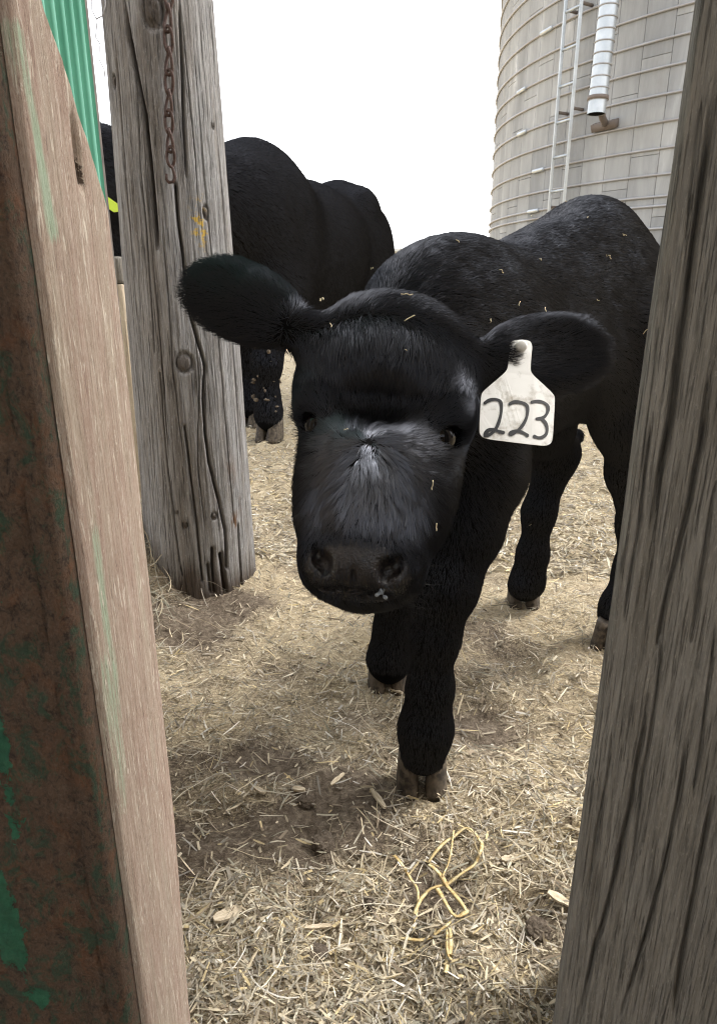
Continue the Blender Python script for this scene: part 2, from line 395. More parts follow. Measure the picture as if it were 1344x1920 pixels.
def litter(name, n, y0, y1, half, Lr, Wr, bendr, tiltr, seg, liftr, thin, seed_label):
    P = scatter(n, y0, y1, half, 2)
    keep = rng.random(n) > bareness(P[:, 0], P[:, 1]) * thin
    P = P[keep]; n = len(P)
    L = Lr[0] + (Lr[1] - Lr[0]) * rng.random(n) ** 2.6; W = Wr[0] + (Wr[1] - Wr[0]) * rng.random(n) ** 1.5
    tint = TINTS[rng.choice(len(TINTS), n, p=[.15, .15, .10, .14, .15, .14, .06, .04, .07])] * (.40 + .80 * rng.random((n, 1)))
    V, F, C = ribbons(P, rng.random(n) * 2 * np.pi, L, W, rng.normal(0, bendr, n), rng.normal(0, tiltr, n), rng.normal(0, .5, n), tint, seg, liftr * rng.random(n))
    me = mesh(name, V, F, False)
    a = me.attributes.new('tint', 'FLOAT_COLOR', 'POINT'); a.data.foreach_set('color', np.concatenate([C, np.ones((len(C), 1))], 1).astype(np.float32).ravel())
    o = link(name, me, M['straw']); tag(o, seed_label, 'straw', kind='stuff'); return o
litter('straw_litter', 52000, .36, 2.2, .62, (.005, .040), (.0010, .0036), .14, .2, 2, .010, .86, 'chopped pale straw and chaff littering the near ground')
litter('straw_litter', 90000, 1.6, 7.5, .62, (.010, .045), (.0022, .007), .2, .2, 2, .014, .75, 'trampled yellow straw covering the yard behind the calf')
litter('hay_wisps', 4200, .36, 3.0, .62, (.03, .10), (.0008, .0019), 1.0, .13, 6, .016, .85, 'thin curled hay stems lying over the straw')
litter('wood_shavings', 15000, .36, 2.6, .62, (.006, .026), (.0025, .0075), .15, .25, 1, .010, .88, 'small pale wood shavings mixed into the straw')
# hay heaped against the foot of the pole, beside the red board
n = 5200; P = np.stack([POLE_X - .24 + rng.normal(0, .10, n), 1.42 + rng.normal(0, .22, n)], -1)
tint = TINTS[rng.choice([1, 3, 4, 5, 8, 8, 4], n)] * (.7 + .4 * rng.random((n, 1)))
V, F, C = ribbons(P, rng.random(n) * 6.3, .03 + .09 * rng.random(n), .001 + .0014 * rng.random(n), rng.normal(0, 1.0, n), rng.normal(0, .35, n), rng.normal(0, .5, n), tint, 5, .05 * rng.random(n) ** 2)
me = mesh('hay_heap', V, F, False); a = me.attributes.new('tint', 'FLOAT_COLOR', 'POINT')
a.data.foreach_set('color', np.concatenate([C, np.ones((len(C), 1))], 1).astype(np.float32).ravel())
tag(link('hay_heap', me, M['straw']), 'greyish hay heaped between the red board and the grey pole', 'hay', kind='stuff')

# clods of soil
def clod(p, r, label, seed):
    bm = bmesh.new(); bmesh.ops.create_icosphere(bm, subdivisions=4, radius=1)
    for v in bm.verts:
        q = np.array(v.co); k = .55 + .8 * fbm(q * 2.4 + seed * 9.3, 4, seed); v.co = Vector(q * k * np.array([r, r * .9, r * .6]))
    me = bpy.data.meshes.new('soil_clod'); bm.to_mesh(me); bm.free()
    o = link('soil_clod', me, M['clod'], loc=(p[0], p[1], float(gheight(p[0], p[1])) + r * .25)); o.rotation_euler.z = seed
    tag(o, label, 'clod', 'soil clods on the ground')
clod(gnd(605, 1572), .018, 'dark soil clod lying left of the hoof hollow, below bare earth', 1)
clod(gnd(690, 1690), .010, 'small dark clod just left of the golden straw bow', 2)
clod(gnd(575, 1500), .013, 'brown clod beside pale wood chips on bare earth', 3)
clod(gnd(595, 1780), .012, 'dark clod near the lower middle of the straw', 4)
clod(gnd(1010, 1740), .016, 'dark clod against the right timber post near the bottom', 5)

# single chips and splinters
def chip(px, py, L, W, T, ang, label, name='wood_chip'):
    p = gnd(px, py); n = 7
    t = np.linspace(-1, 1, n); h = W / 2 * (1 - .55 * np.abs(t) ** 3) * (1 + .25 * rng.normal(0, 1, n) * .6)
    top = np.stack([t * L / 2, h, np.full(n, T)], -1); bot = np.stack([t * L / 2, -h * .9, np.full(n, T)], -1)
    V = np.concatenate([top, bot, top * [1, 1, 0], bot * [1, 1, 0]])
    F = []
    for i in range(n - 1):
        F += [(i, n + i, n + i + 1, i + 1), (2 * n + i, 2 * n + i + 1, 3 * n + i + 1, 3 * n + i), (i, i + 1, 2 * n + i + 1, 2 * n + i), (n + i, 3 * n + i, 3 * n + i + 1, n + i + 1)]
    F += [(0, 2 * n, 3 * n, n), (n - 1, 2 * n - 1, 4 * n - 1, 3 * n - 1)]
    o = link(name, mesh(name, V, F, False), M['chip'], loc=(p[0], p[1], float(gheight(p[0], p[1])) + .006))
    o.rotation_euler = (rng.normal(0, .12), rng.normal(0, .1), ang); tag(o, label, 'wood chip', 'pale wood chips on the straw')
chip(428, 1722, .034, .017, .004, .5, 'broad pale wood chip near the red board at lower left')
chip(612, 1732, .050, .006, .003, .15, 'straight whitish splinter lying level left of the golden straw')
chip(708, 1500, .045, .009, .003, -1.15, 'upright pale splinter just below the front hoof')
chip(560, 1477, .022, .013, .003, -.5, 'square pale chip on bare earth left of the hoof')
chip(487, 1492, .020, .008, .003, -.6, 'small chip lying on bare brown earth, left of the square chip')
chip(632, 1462, .035, .006, .003, 1.0, 'slanted splinter between bare earth and the front hoof')
chip(958, 1618, .026, .013, .003, .1, 'grooved pale chip between golden straw and right post')
chip(742, 1300, .026, .008, .003, -.7, 'pale splinter between the two front hooves')
chip(1047, 1705, .030, .010, .003, -.6, 'pale chip close to the right post near the bottom')

# golden straw twisted like a bow
gs = empty('golden_straw_bow', Vector(gnd(820, 1650)))
gs.location.z = float(gheight(*gnd(820, 1650)[:2])) + .012
def flat(pts, wid, zoff):
    pts = [np.array(gnd(a, b)) for a, b in pts]; P = []
    for i in range(len(pts) - 1):
        for t in np.linspace(0, 1, 5, endpoint=False): P.append(pts[i] * (1 - t) + pts[i + 1] * t)
    P.append(pts[-1]); P = np.array(P); K = np.pad(P, ((2, 2), (0, 0)), 'edge'); P = (K[:-4] + K[1:-3] * 2 + K[2:-2] * 3 + K[3:-1] * 2 + K[4:]) / 9; z = gheight(P[:, 0], P[:, 1]); z = np.convolve(np.pad(z, 3, 'edge'), np.ones(7) / 7, 'valid')
    P[:, 2] = z + zoff * .6 + .004 * np.abs(np.sin(np.arange(len(P)) * .45))
    T = np.gradient(P, axis=0); T /= np.linalg.norm(T, axis=1)[:, None]; S = np.cross(T, [0, 0, 1]); S /= np.linalg.norm(S, axis=1)[:, None]
    up = np.array([0, 0, 1.]); n = len(P); wv = wid * .46 * (.75 + .5 * vnoise(np.arange(n)[:, None] * .37 + wid * 4000 + pts[0][0] * 900, 5))[:, None]
    V = np.concatenate([P - S * wv, P + up * wid * .03, P + S * wv, P - up * .0006])
    F = []
    for i in range(n - 1):
        for a_, b_ in ((0, 1), (1, 2), (2, 3), (3, 0)): F.append((a_ * n + i, b_ * n + i, b_ * n + i + 1, a_ * n + i + 1))
    link('straw_blade', mesh('straw_blade', V, F), M['golden'], gs)
for pts, wd, zo in [
    ([(800, 1622), (835, 1585), (875, 1556), (905, 1590), (895, 1622), (860, 1642), (825, 1655), (795, 1665), (775, 1710)], .0052, .014),
    ([(800, 1622), (830, 1645), (850, 1675), (880, 1705), (855, 1725), (815, 1660)], .0062, .018),
    ([(735, 1597), (760, 1630), (787, 1665), (775, 1735)], .0045, .010),
    ([(745, 1740), (790, 1757), (840, 1735), (850, 1715)], .0040, .010),
    ([(842, 1738), (845, 1775), (833, 1838)], .0062, .012),
    ([(850, 1560), (845, 1610), (828, 1648)], .0030, .020),
    ([(838, 1742), (836, 1790), (846, 1815)], .0035, .016)]: flat(pts, wd, zo)
tag(gs, 'golden yellow straw blades twisted into a bow on the ground', 'straw')

# ------------------------------------------------------------------ silo
SD, SR, SAZ = 10.4, 3.54, math.radians(30)
SC = np.array([math.sin(SAZ) * SD, math.cos(SAZ) * SD]); SH = 14.0
silo = empty('concrete_silo', (SC[0], SC[1], 0))
tag(silo, 'tall grey concrete stave silo ringed with steel hoops', 'silo')
def spt(phi, z, r=SR): return np.array([SC[0] + r * math.cos(phi), SC[1] + r * math.sin(phi), z])
def azpx(px, py):                 # bearing on the silo wall seen at a pixel, and its height
    r = ray(px, py); d = r[:2]; a = d @ d; b = d @ SC; q = max(b * b - a * (SC @ SC - SR * SR), 0)
    t = (b - math.sqrt(q)) / a; p = CAM + r * t; return math.atan2(p[1] - SC[1], p[0] - SC[0]), p[2]
NS = 84; dphi = 2 * math.pi / NS; SHT = .76; gap = .0035
PHI0 = math.atan2(-SC[1], -SC[0])           # nearest bearing
def stave_vf():
    n = 4; V = []; 
    aa = np.linspace(-dphi / 2 + gap / 2 / SR, dphi / 2 - gap / 2 / SR, n)
    z0, z1 = gap / 2, SHT - gap / 2; b = .002; da = b / SR
    rings = [(SR - .06, 0, 0), (SR - b, 0, 0), (SR, da, b)]
    for r, ia, iz in rings:
        for zz in (z0 + iz, z1 - iz):
            for k, t in enumerate(aa):
                t2 = t + (ia if k == 0 else -ia if k == n - 1 else 0); V.append((r * math.cos(t2), r * math.sin(t2), zz))
    F = []
    def I(ri, zi, k): return (ri * 2 + zi) * n + k
    for k in range(n - 1):
        F.append((I(2, 0, k), I(2, 0, k + 1), I(2, 1, k + 1), I(2, 1, k)))
        for ri in (0, 1):
            F.append((I(ri, 1, k), I(ri + 1, 1, k), I(ri + 1, 1, k + 1), I(ri, 1, k + 1)))
            F.append((I(ri, 0, k + 1), I(ri + 1, 0, k + 1), I(ri + 1, 0, k), I(ri, 0, k)))
    for ri in (0, 1):
        F.append((I(ri, 0, 0), I(ri + 1, 0, 0), I(ri + 1, 1, 0), I(ri, 1, 0)))
        F.append((I(ri, 1, n - 1), I(ri + 1, 1, n - 1), I(ri + 1, 0, n - 1), I(ri, 0, n - 1)))
    return np.array(V), F
sv, sf = stave_vf(); stave_me = mesh('stave', sv, sf, False); stave_me.materials.append(M['stave'])
cand = []
for i in range(NS):
    phi = PHI0 + (i + .5) * dphi; off = SHT / 3 * (i % 3)
    for j in range(-1, int(SH / SHT) + 1):
        z = j * SHT + off
        if z < -.3: continue
        d = (phi - PHI0 + math.pi) % (2 * math.pi) - math.pi
        P = spt(phi, z + SHT / 2); q = P - CAM; dep = q[1] * CP - q[2] * SP
        px = CX + q[0] / dep * FPX if dep > 0 else 1e9; py = CY - (q[1] * SP + q[2] * CP) / dep * FPX if dep > 0 else 1e9
        score = (0 if (abs(d) < 1.35 and 850 < px < 1420 and -160 < py < 560) else 10) + abs(px - 1120) / 1000
        cand.append((score, phi, z))
cand.sort(); rest = []
for k, (s_, phi, z) in enumerate(cand):
    if k < 296 and s_ < 9:
        o = link('stave', stave_me, None, silo, loc=(0, 0, z)); o.rotation_euler.z = phi
    else:
        c_, s2 = math.cos(phi), math.sin(phi); R = np.array([[c_, -s2, 0], [s2, c_, 0], [0, 0, 1]])
        rest.append((sv @ R.T + [SC[0], SC[1], z], sf))
V, F = joinvf(rest); o = link('stave_wall', mesh('stave_wall', V, F, False), M['stave'], silo); o['kind'] = 'stuff'
V, F = tube([(SC[0], SC[1], 0), (SC[0], SC[1], SH)], SR - .05, 96); link('inner_shell', mesh('inner_shell', V, F), M['mortar'], silo)
# roof dome
prof = [(SR * math.cos(t), SH + 1.6 * math.sin(t)) for t in np.linspace(0, math.pi / 2 - .05, 8)]
a = np.linspace(0, 2 * np.pi, 64, endpoint=False)
V = np.concatenate([np.stack([SC[0] + r * np.cos(a), SC[1] + r * np.sin(a), np.full(64, z)], -1) for r, z in prof])
link('roof', mesh('roof', V, grid_faces(8, 64, True)), M['galv'], silo)
# hoops
zA = azpx(1290, 62)[1]; zB = azpx(1258, 325)[1]; hs_ = (zA - zB) / 5
hz = [zB + hs_ * k for k in range(1, 34)] + [zB, azpx(1250, 367)[1], azpx(1250, 385)[1], azpx(1240, 428)[1]] + [azpx(1240, 428)[1] - .15 * k for k in range(1, 5)]
a = np.linspace(0, 2 * np.pi, 120, endpoint=False); rr = .011
cl_phi = [azpx(1026, 126)[0], azpx(995, 48)[0], azpx(976, 237)[0], azpx(1008, 312)[0]]
for k, z in enumerate(sorted(hz)):
    pts = np.stack([SC[0] + (SR + rr) * np.cos(a), SC[1] + (SR + rr) * np.sin(a), np.full(120, z)], -1)
    V, F = tube(pts, rr, 6, close=True); h = link('hoop', mesh('hoop', V, F), M['hoop'], silo)
    if k % 2: continue
    ph = cl_phi[(k // 2) % 4]
    c0 = spt(ph, z, SR + .02); t = np.array([-math.sin(ph), math.cos(ph), 0])
    V, F = joinvf([tube([c0 - t * .10, c0 - t * .09, c0 + t * .09, c0 + t * .10], [.012, .019, .019, .012], 8)])
    o = link('clamp', mesh('clamp', V, F), M['galv'], h); o.location = (0, 0, 0)
# ladder on the silo
pl, _ = azpx(1066, 200); pr, _ = azpx(1093, 200)
lad = empty('ladder', (0, 0, 0)); lad.parent = silo
base = np.array([SC[0], SC[1], 0])
for ph in (pl, pr):
    c0 = spt(ph, 0, SR + .14) - base
    V, F = boxvf((c0[0] - .014, c0[1] - .014, 0), (c0[0] + .014, c0[1] + .014, SH), .003)
    o = link('rail', mesh('rail', V, F), M['galv'], lad, loc=(0, 0, 0))
    for zz in np.arange(.6, SH, hs_ * 4):
        V, F = tube([c0 + [0, 0, zz], spt(ph, zz, SR) - base], .014, 6); link('bracket', mesh('bracket', V, F), M['band'], lad, loc=(0, 0, 0))
z0 = azpx(1070, 232)[1]
for k in range(-7, 34):
    z = z0 + .30 * k
    if z < .2: continue
    V, F = tube([spt(pl, z, SR + .14) - base, spt(pr, z, SR + .14) - base], .014, 8); link('rung', mesh('rung', V, F), M['galv'], lad, loc=(0, 0, 0))
# filler pipe hanging on the silo
pp, zz = azpx(1137, 232)
d_out = .75; pb = CAM + ray(1117, 214) * (np.linalg.norm(spt(pp, zz)[:2]) / np.linalg.norm(ray(1117, 214)[:2]) - .55)
ptop = aty(1170, -240, pb[1] + .02)
pd = nrm(ptop - pb); prad = 16.5 / FPX * (pb[1] * CP - (pb[2] - .7) * SP)
pipe = empty('filler_pipe', (0, 0, 0)); pipe.parent = silo
def S_(V): return np.asarray(V) - base
V, F = tube([pb, ptop], prad, 32, cap=False); V2, F2 = tube([pb + pd * .001, ptop], prad - .01, 32, cap=False)
link('tube_wall', mesh('tube_wall', S_(V), F), M['galv'], pipe, loc=(0, 0, 0)); link('tube_inside', mesh('tube_inside', S_(V2), [f[::-1] for f in F2]), M['hollow'], pipe, loc=(0, 0, 0))
Lp = np.linalg.norm(ptop - pb)
step = 18.2 / FPX * (pb[1] * CP - (pb[2] - .7) * SP) * 1.02
for k in range(1, int(Lp / step)):
    c0 = pb + pd * (step * k + .02)
    u = nrm(np.cross(pd, [0, 1, 0])); v = np.cross(pd, u); t = np.linspace(0, 2 * np.pi, 32, endpoint=False)
    V, F = tube(c0 + (prad + .002) * (np.cos(t)[:, None] * u + np.sin(t)[:, None] * v), .006, 6, close=True)
    link('seam', mesh('seam', S_(V), F), M['hoop'], pipe, loc=(0, 0, 0))
V, F = tube([pb + pd * .10, pb + pd * .13], prad + .012, 32); link('clamp_band', mesh('clamp_band', S_(V), F), M['band'], pipe, loc=(0, 0, 0))
pw = spt(*azpx(1135, 234)); V, F = tube([pb + pd * .10, pb * .35 + pw * .65 + [0, 0, .02], pw], .03, 8); link('support_arm', mesh('support_arm', S_(V), F), M['band'], pipe, loc=(0, 0, 0))
ph, zz = azpx(1136, 236); t = np.array([-math.sin(ph), math.cos(ph), 0]); rd = np.array([math.cos(ph), math.sin(ph), 0])
V, F = tube([spt(ph, zz) - t * .13 + rd * .02, spt(ph, zz) + t * .13 + rd * .02], .045, 4); link('wall_bracket', mesh('wall_bracket', S_(V), F), M['band'], pipe, loc=(0, 0, 0))

# far shed, seen as a sliver between the cow and the calf
sh = empty('metal_shed', (2.6, 46, 0)); tag(sh, 'low pale grey metal shed far off between cow and calf', 'shed')
V, F = boxvf((-7, 46, 0), (12, 58, 2.7)); link('wall', mesh('wall', V, F, False), M['shed'], sh)
V = [(-7.6, 45.4, 2.65), (12.6, 45.4, 2.65), (12.6, 52, 4.6), (-7.6, 52, 4.6), (12.6, 58.6, 2.65), (-7.6, 58.6, 2.65), (-7.6, 45.4, 2.8), (12.6, 45.4, 2.8), (12.6, 52, 4.75), (-7.6, 52, 4.75), (12.6, 58.6, 2.8), (-7.6, 58.6, 2.8)]
F = [(6, 7, 8, 9), (9, 8, 10, 11), (3, 2, 1, 0), (5, 4, 2, 3), (0, 1, 7, 6), (4, 5, 11, 10), (0, 6, 9, 3), (3, 9, 11, 5), (1, 2, 8, 7), (2, 4, 10, 8)]
rf = link('roof', mesh('roof', V, F, False), M['shed'], sh)
V, F = joinvf([boxvf((x, 45.42, 2.83), (x + .05, 45.47, 2.86)) for x in np.arange(-7.4, 12.4, .6)])
for k, x in enumerate(np.arange(-7.3, 12.4, .9)):
    V = [(x, 45.4, 2.80), (x + .06, 45.4, 2.80), (x + .06, 45.4, 2.85), (x, 45.4, 2.85), (x, 52, 4.75), (x + .06, 52, 4.75), (x + .06, 52, 4.80), (x, 52, 4.80)]
    link('rib', mesh('rib', V, [(0, 1, 2, 3), (3, 2, 6, 7), (0, 3, 7, 4), (2, 1, 5, 6)], False), M['galv'], rf, loc=(0, 0, 0))

# ------------------------------------------------------------------ grey round pole on the left
def segdist(px, py, a, b):
    d = b - a; t = np.clip(((px - a[0]) * d[0] + (py - a[1]) * d[1]) / (d @ d + 1e-12), 0, 1)
    return np.hypot(px - a[0] - t * d[0], py - a[1] - t * d[1]), t
def rad_pole(z): return .129 - .028 * np.clip(z / 1.2, 0, 2.2)
def on_pole(px, py):
    r = ray(px, py); o = CAM[:2] - np.array([POLE_X, POLE_Y]); R = .12
    for _ in range(4):
        a = r[:2] @ r[:2]; b = o @ r[:2]; c = o @ o - R * R; t = (-b - math.sqrt(max(b * b - a * c, 0))) / a
        p = CAM + r * t; R = float(rad_pole(p[2]))
    return math.atan2(p[1] - POLE_Y, p[0] - POLE_X) % (2 * math.pi), p[2]
nz = 520; zs = np.linspace(-.06, 1.9, nz)
front = np.linspace(math.pi * .92, math.pi * 2.08, 420); back = np.linspace(math.pi * 2.08, math.pi * 2.92, 60)[1:-1]
th = np.concatenate([front, back]); nt_ = len(th)
TH, ZZ = np.meshgrid(th, zs); S = TH * .12            # arc length
def stre(fs, fz, seed, o=3): return fbm(np.stack([np.cos(TH) * .12 * fs, np.sin(TH) * .12 * fs, ZZ * fz], -1), o, seed)
Rm = rad_pole(ZZ) + (stre(14, 1.2, 1) - .5) * .014 + (stre(120, 3, 4) - .5) * .0030 + (stre(300, 8, 6, 2) - .5) * .0016
CR = [([(234, 0), (243, 71), (257, 143), (273, 214), (282, 296), (291, 393), (296, 464)], .0040, .016),
      ([(329, 346), (334, 411), (343, 482), (348, 536), (357, 589), (371, 639), (386, 689), (382, 750), (386, 814), (393, 868), (411, 939), (423, 993), (425, 1064)], .0026, .014),
      ([(336, 0), (341, 110), (345, 232), (350, 330)], .0022, .010),
      ([(346, 800), (357, 896), (368, 975), (379, 1090)], .0020, .010), ([(391, 0), (400, 100), (402, 160)], .0016, .007),
      ([(250, 60), (258, 175), (262, 300), (272, 400), (282, 560), (290, 660)], .0014, .006), ([(398, 1030), (402, 1110)], .0036, .014),
      ([(414, 1040), (424, 1115)], .0042, .018), ([(390, 1060), (395, 1110)], .0030, .012), ([(448, 985), (456, 1120)], .0022, .010),
      ([(268, 200), (280, 420), (300, 640), (318, 860)], .0011, .005), ([(305, 420), (318, 560), (325, 700), (345, 870)], .0011, .005),
      ([(372, 180), (385, 330), (402, 520), (420, 760), (440, 980)], .0012, .005), ([(405, 240), (420, 420), (434, 620), (452, 850)], .0011, .004),
      ([(215, 60), (228, 240), (243, 430), (256, 600)], .0012, .005), ([(300, 700), (312, 850), (330, 1000), (342, 1080)], .0012, .006),
      ([(360, 560), (375, 720), (370, 860), (384, 990)], .0010, .005), ([(340, 20), (352, 150), (368, 300), (374, 420)], .0010, .004)]
grow = np.zeros_like(TH)
wob = (stre(50, 14, 8) - .5) * .004
for pts, wd, dp in CR:
    q = [on_pole(*p) for p in pts]; best = np.full(TH.shape, 9.0); tt = np.zeros(TH.shape)
    for i in range(len(q) - 1):
        A_ = np.array([q[i][0] * .12, q[i][1]]); B_ = np.array([q[i + 1][0] * .12, q[i + 1][1]])
        d, t = segdist(S + wob, ZZ, A_, B_); u = (i + t) / (len(q) - 1)
        k = d < best; best = np.where(k, d, best); tt = np.where(k, u, tt)
    fade = np.clip(np.minimum(tt, 1.05 - tt) * 7, .15, 1) if pts[-1][1] < 1030 else 1
    grow = np.maximum(grow, dp * fade * np.exp(-(best / wd) ** 2))
KN = [(287, 20, .020, .026), (346, 680, .016, .018), (214, 152, .006, .010), (347, 985, .0055, .007), (402, 968, .006, .007), (388, 398, .007, .012), (331, 961, .004, .004), (400, 235, .004, .005)]
knot = np.zeros_like(TH)
for px, py, rs, rz in KN:
    t0, z0 = on_pole(px, py); d = np.hypot((S - t0 * .12) / rs, (ZZ - z0) / rz)
    Rm += -.006 * np.exp(-((d - 1.0) / .22) ** 2) + .001 * np.exp(-(d / .75) ** 2) + .003 * np.exp(-(d / 1.9) ** 2) * (rs > .01) + .004 * (fbm(np.stack([S * 160, ZZ * 160], -1), 3, 14) - .5) * np.exp(-d ** 4)
    knot = np.maximum(knot, np.exp(-(d / 1.05) ** 4))
Rm -= grow
V = np.stack([POLE_X + Rm * np.cos(TH), POLE_Y + Rm * np.sin(TH), ZZ], -1).reshape(-1, 3)
# ragged rotted foot
me = mesh('grey_pole', np.concatenate([V, [[POLE_X, POLE_Y, zs[-1]]]]), [tuple(map(int, f)) for f in grid_faces(nz, nt_, True)] + [(len(V) - nt_ + (j + 1) % nt_, len(V), len(V) - nt_ + j) for j in range(nt_)])
def pattr(me, nm, val):
    a = me.attributes.new(nm, 'FLOAT', 'POINT'); val = np.concatenate([np.asarray(val, np.float32).ravel(), np.zeros(len(me.vertices) - val.size, np.float32)]); a.data.foreach_set('value', val)
tl, zl = on_pole(375, 415); pattr(me, 'lichen', np.exp(-(((S - tl * .12) / .022) ** 2 + ((ZZ - zl) / .05) ** 2)))
tl, zl = on_pole(437, 990); pattr(me, 'low', np.exp(-(((S - tl * .12) / .03) ** 2 + ((ZZ - zl) / .12) ** 2)))
pattr(me, 'knot', np.clip(knot + grow / .012 * .9, 0, 1)); pattr(me, 'damp', np.clip((.115 + (stre(30, 5, 12) - .5) * .12 - ZZ) / .06, 0, 1))
pole = link('grey_pole', me, M['pole'], loc=(0, 0, 0)); tag(pole, 'weathered grey round wooden pole with long cracks behind the red board', 'post')

# chain on the pole
cpx = [(316, -30), (314, 20), (313, 60), (316, 100), (316, 140), (317, 178), (316, 215), (318, 250), (320, 283), (321, 310)]
ch = empty('rusty_chain', tuple(at(316, 40, 1.2))); tag(ch, 'rusty twisted-link chain hanging on the grey pole', 'chain')
def pole_pt(px, py, off):
    t, z = on_pole(px, py); r = float(rad_pole(z)) + off; return np.array([POLE_X + r * math.cos(t), POLE_Y + r * math.sin(t), z]), np.array([math.cos(t), math.sin(t), 0])
for i in range(len(cpx) - 1):
    a_, na = pole_pt(*cpx[i], .016); b_, nb = pole_pt(*cpx[i + 1], .016)
    ax = nrm(a_ - b_); sd = nrm(np.cross(ax, na)); nn = np.cross(sd, ax)
    if i % 2: sd, nn = nrm(sd * .55 + nn * .83), nrm(nn * .55 - sd * .83)
    else: sd, nn = nrm(sd * .97 + nn * .2), nn
    L = np.linalg.norm(a_ - b_) / 2 + .0045; t = np.linspace(0, 2 * np.pi, 28, endpoint=False); c0 = (a_ + b_) / 2
    hw = .0068
    P = c0 + np.sign(np.cos(t))[:, None] * (np.abs(np.cos(t))[:, None] ** .8) * ax * L + np.sin(t)[:, None] * sd * hw * (1 - .25 * np.cos(t)[:, None] ** 2) + np.sin(2 * t)[:, None] * nn * .003
    V, F = tube(P, .0029, 8, close=True); link('link', mesh('link', V, F), M['chain'], ch)
hk = [pole_pt(x, y, .015)[0] for x, y in [(322, 312), (326, 325), (328, 335), (325, 343), (318, 344), (314, 338), (314, 328)]]
V, F = tube(hk, [.0027, .0027, .003, .003, .003, .0027, .002], 8); link('hook', mesh('hook', V, F), M['chain'], ch)

# ------------------------------------------------------------------ near timber post on the right
PX0, PYF = .166, .40
nu, nv = 240, 620
zs = np.linspace(-.04, 1.35, nv)
prof = []                                   # outline of the section, left side then front
for t in np.linspace(0, 1, 60): prof.append((0, .16 * (1 - t) + .008 * t))
for t in np.linspace(0, math.pi / 2, 14)[1:]: prof.append((.008 - .008 * math.cos(t), .008 - .008 * math.sin(t)))
for t in np.linspace(0, 1, 170)[1:]: prof.append((.008 + t * .142, 0))
for t in np.linspace(0, 1, 20)[1:]: prof.append((.15, t * .16))
prof = np.array(prof); nu = len(prof); sl = np.concatenate([[0], np.cumsum(np.linalg.norm(np.diff(prof, axis=0), axis=1))])
T = np.gradient(prof, axis=0); NR = np.stack([-T[:, 1], T[:, 0]], -1); NR /= np.linalg.norm(NR, axis=1)[:, None]
NR = -NR if NR[100] @ np.array([0, -1.]) < 0 else NR
lean = lambda z: .0093 * (z - .7)
SS, ZZ = np.meshgrid(sl, zs, indexing='ij')
def st2(fs, fz, seed, o=3): return fbm(np.stack([SS * fs, ZZ * fz], -1), o, seed)
disp = (st2(22, 1.5, 2) - .5) * .006 + (st2(150, 3.5, 3) - .5) * .0040 + (st2(420, 9, 5, 2) - .5) * .0018
PA = math.atan(.432); PC, PS = math.cos(PA), math.sin(PA)
def on_post(px, py):
    r = ray(px, py); n_ = np.array([-PS, -PC, 0]); c_ = np.array([PX0, PYF, 0]); p = CAM + r * (((c_ - CAM) @ n_) / (r @ n_))
    return (p[0] - PX0 - lean(p[2])) * PC - (p[1] - PYF) * PS - .008 + sl[60 + 12], p[2]
CR = [([(1335, 162), (1324, 288), (1306, 414), (1292, 518), (1280, 614), (1261, 764), (1235, 895), (1222, 1010)], .0017, .008),
      ([(1336, 651), (1310, 839), (1291, 951), (1257, 1082), (1239, 1176), (1229, 1232)], .0015, .007),
      ([(1210, 1300), (1186, 1500), (1155, 1640), (1116, 1772), (1085, 1920)], .0014, .007), ([(1290, 1380), (1271, 1500), (1225, 1694), (1193, 1811), (1160, 1920)], .0012, .006),
      ([(1316, 180), (1300, 330), (1280, 480)], .0010, .004), ([(1226, 760), (1200, 960), (1172, 1180)], .0009, .004), ([(1340, 1150), (1320, 1330), (1300, 1500)], .0010, .004),
      ([(1250, 1120), (1228, 1300), (1206, 1480), (1170, 1700)], .0009, .004), ([(1340, 1480), (1318, 1600), (1280, 1800), (1262, 1920)], .0012, .006), ([(1150, 1360), (1128, 1520), (1100, 1680)], .0009, .003),
      ([(1344, 880), (1322, 1040), (1290, 1220)], .0010, .004)]
wob = (st2(60, 16, 9) - .5) * .004; gr = np.zeros_like(SS)
for pts, wd, dp in CR:
    q = [on_post(*p) for p in pts]; best = np.full(SS.shape, 9.0); tt = np.zeros(SS.shape)
    for i in range(len(q) - 1):
        d, t = segdist(SS + wob, ZZ, np.array(q[i]), np.array(q[i + 1])); u = (i + t) / (len(q) - 1); k = d < best; best = np.where(k, d, best); tt = np.where(k, u, tt)
    gr = np.maximum(gr, dp * np.clip(np.minimum(tt, 1 - tt) * 6, .1, 1) * np.exp(-(best / wd) ** 2))
disp -= gr
PXY = prof[:, None, :] + NR[:, None, :] * disp[..., None]
V = np.stack([PX0 + lean(ZZ) + PXY[..., 0] * PC + PXY[..., 1] * PS, PYF - PXY[..., 0] * PS + PXY[..., 1] * PC, ZZ], -1).reshape(-1, 3)
Fc = [tuple(map(int, f)) for f in grid_faces(nu, nv)]; Fc += [(i * nv, i * nv + nv - 1, 0, 0) for i in ()]
Fc += [tuple(int(i * nv + nv - 1) for i in range(nu)), ((nu - 1) * nv, nv * 0, nv - 1, (nu - 1) * nv + nv - 1)]
me = mesh('timber_post', V, Fc); pattr(me, 'crack', np.clip(gr / .006, 0, 1))
bm = bmesh.new(); bm.from_mesh(me); bmesh.ops.recalc_face_normals(bm, faces=bm.faces); bm.to_mesh(me); bm.free()
tag(link('timber_post', me, M['timber'], loc=(0, 0, 0)), 'rough brown-grey sawn timber post standing close on the right edge', 'post')

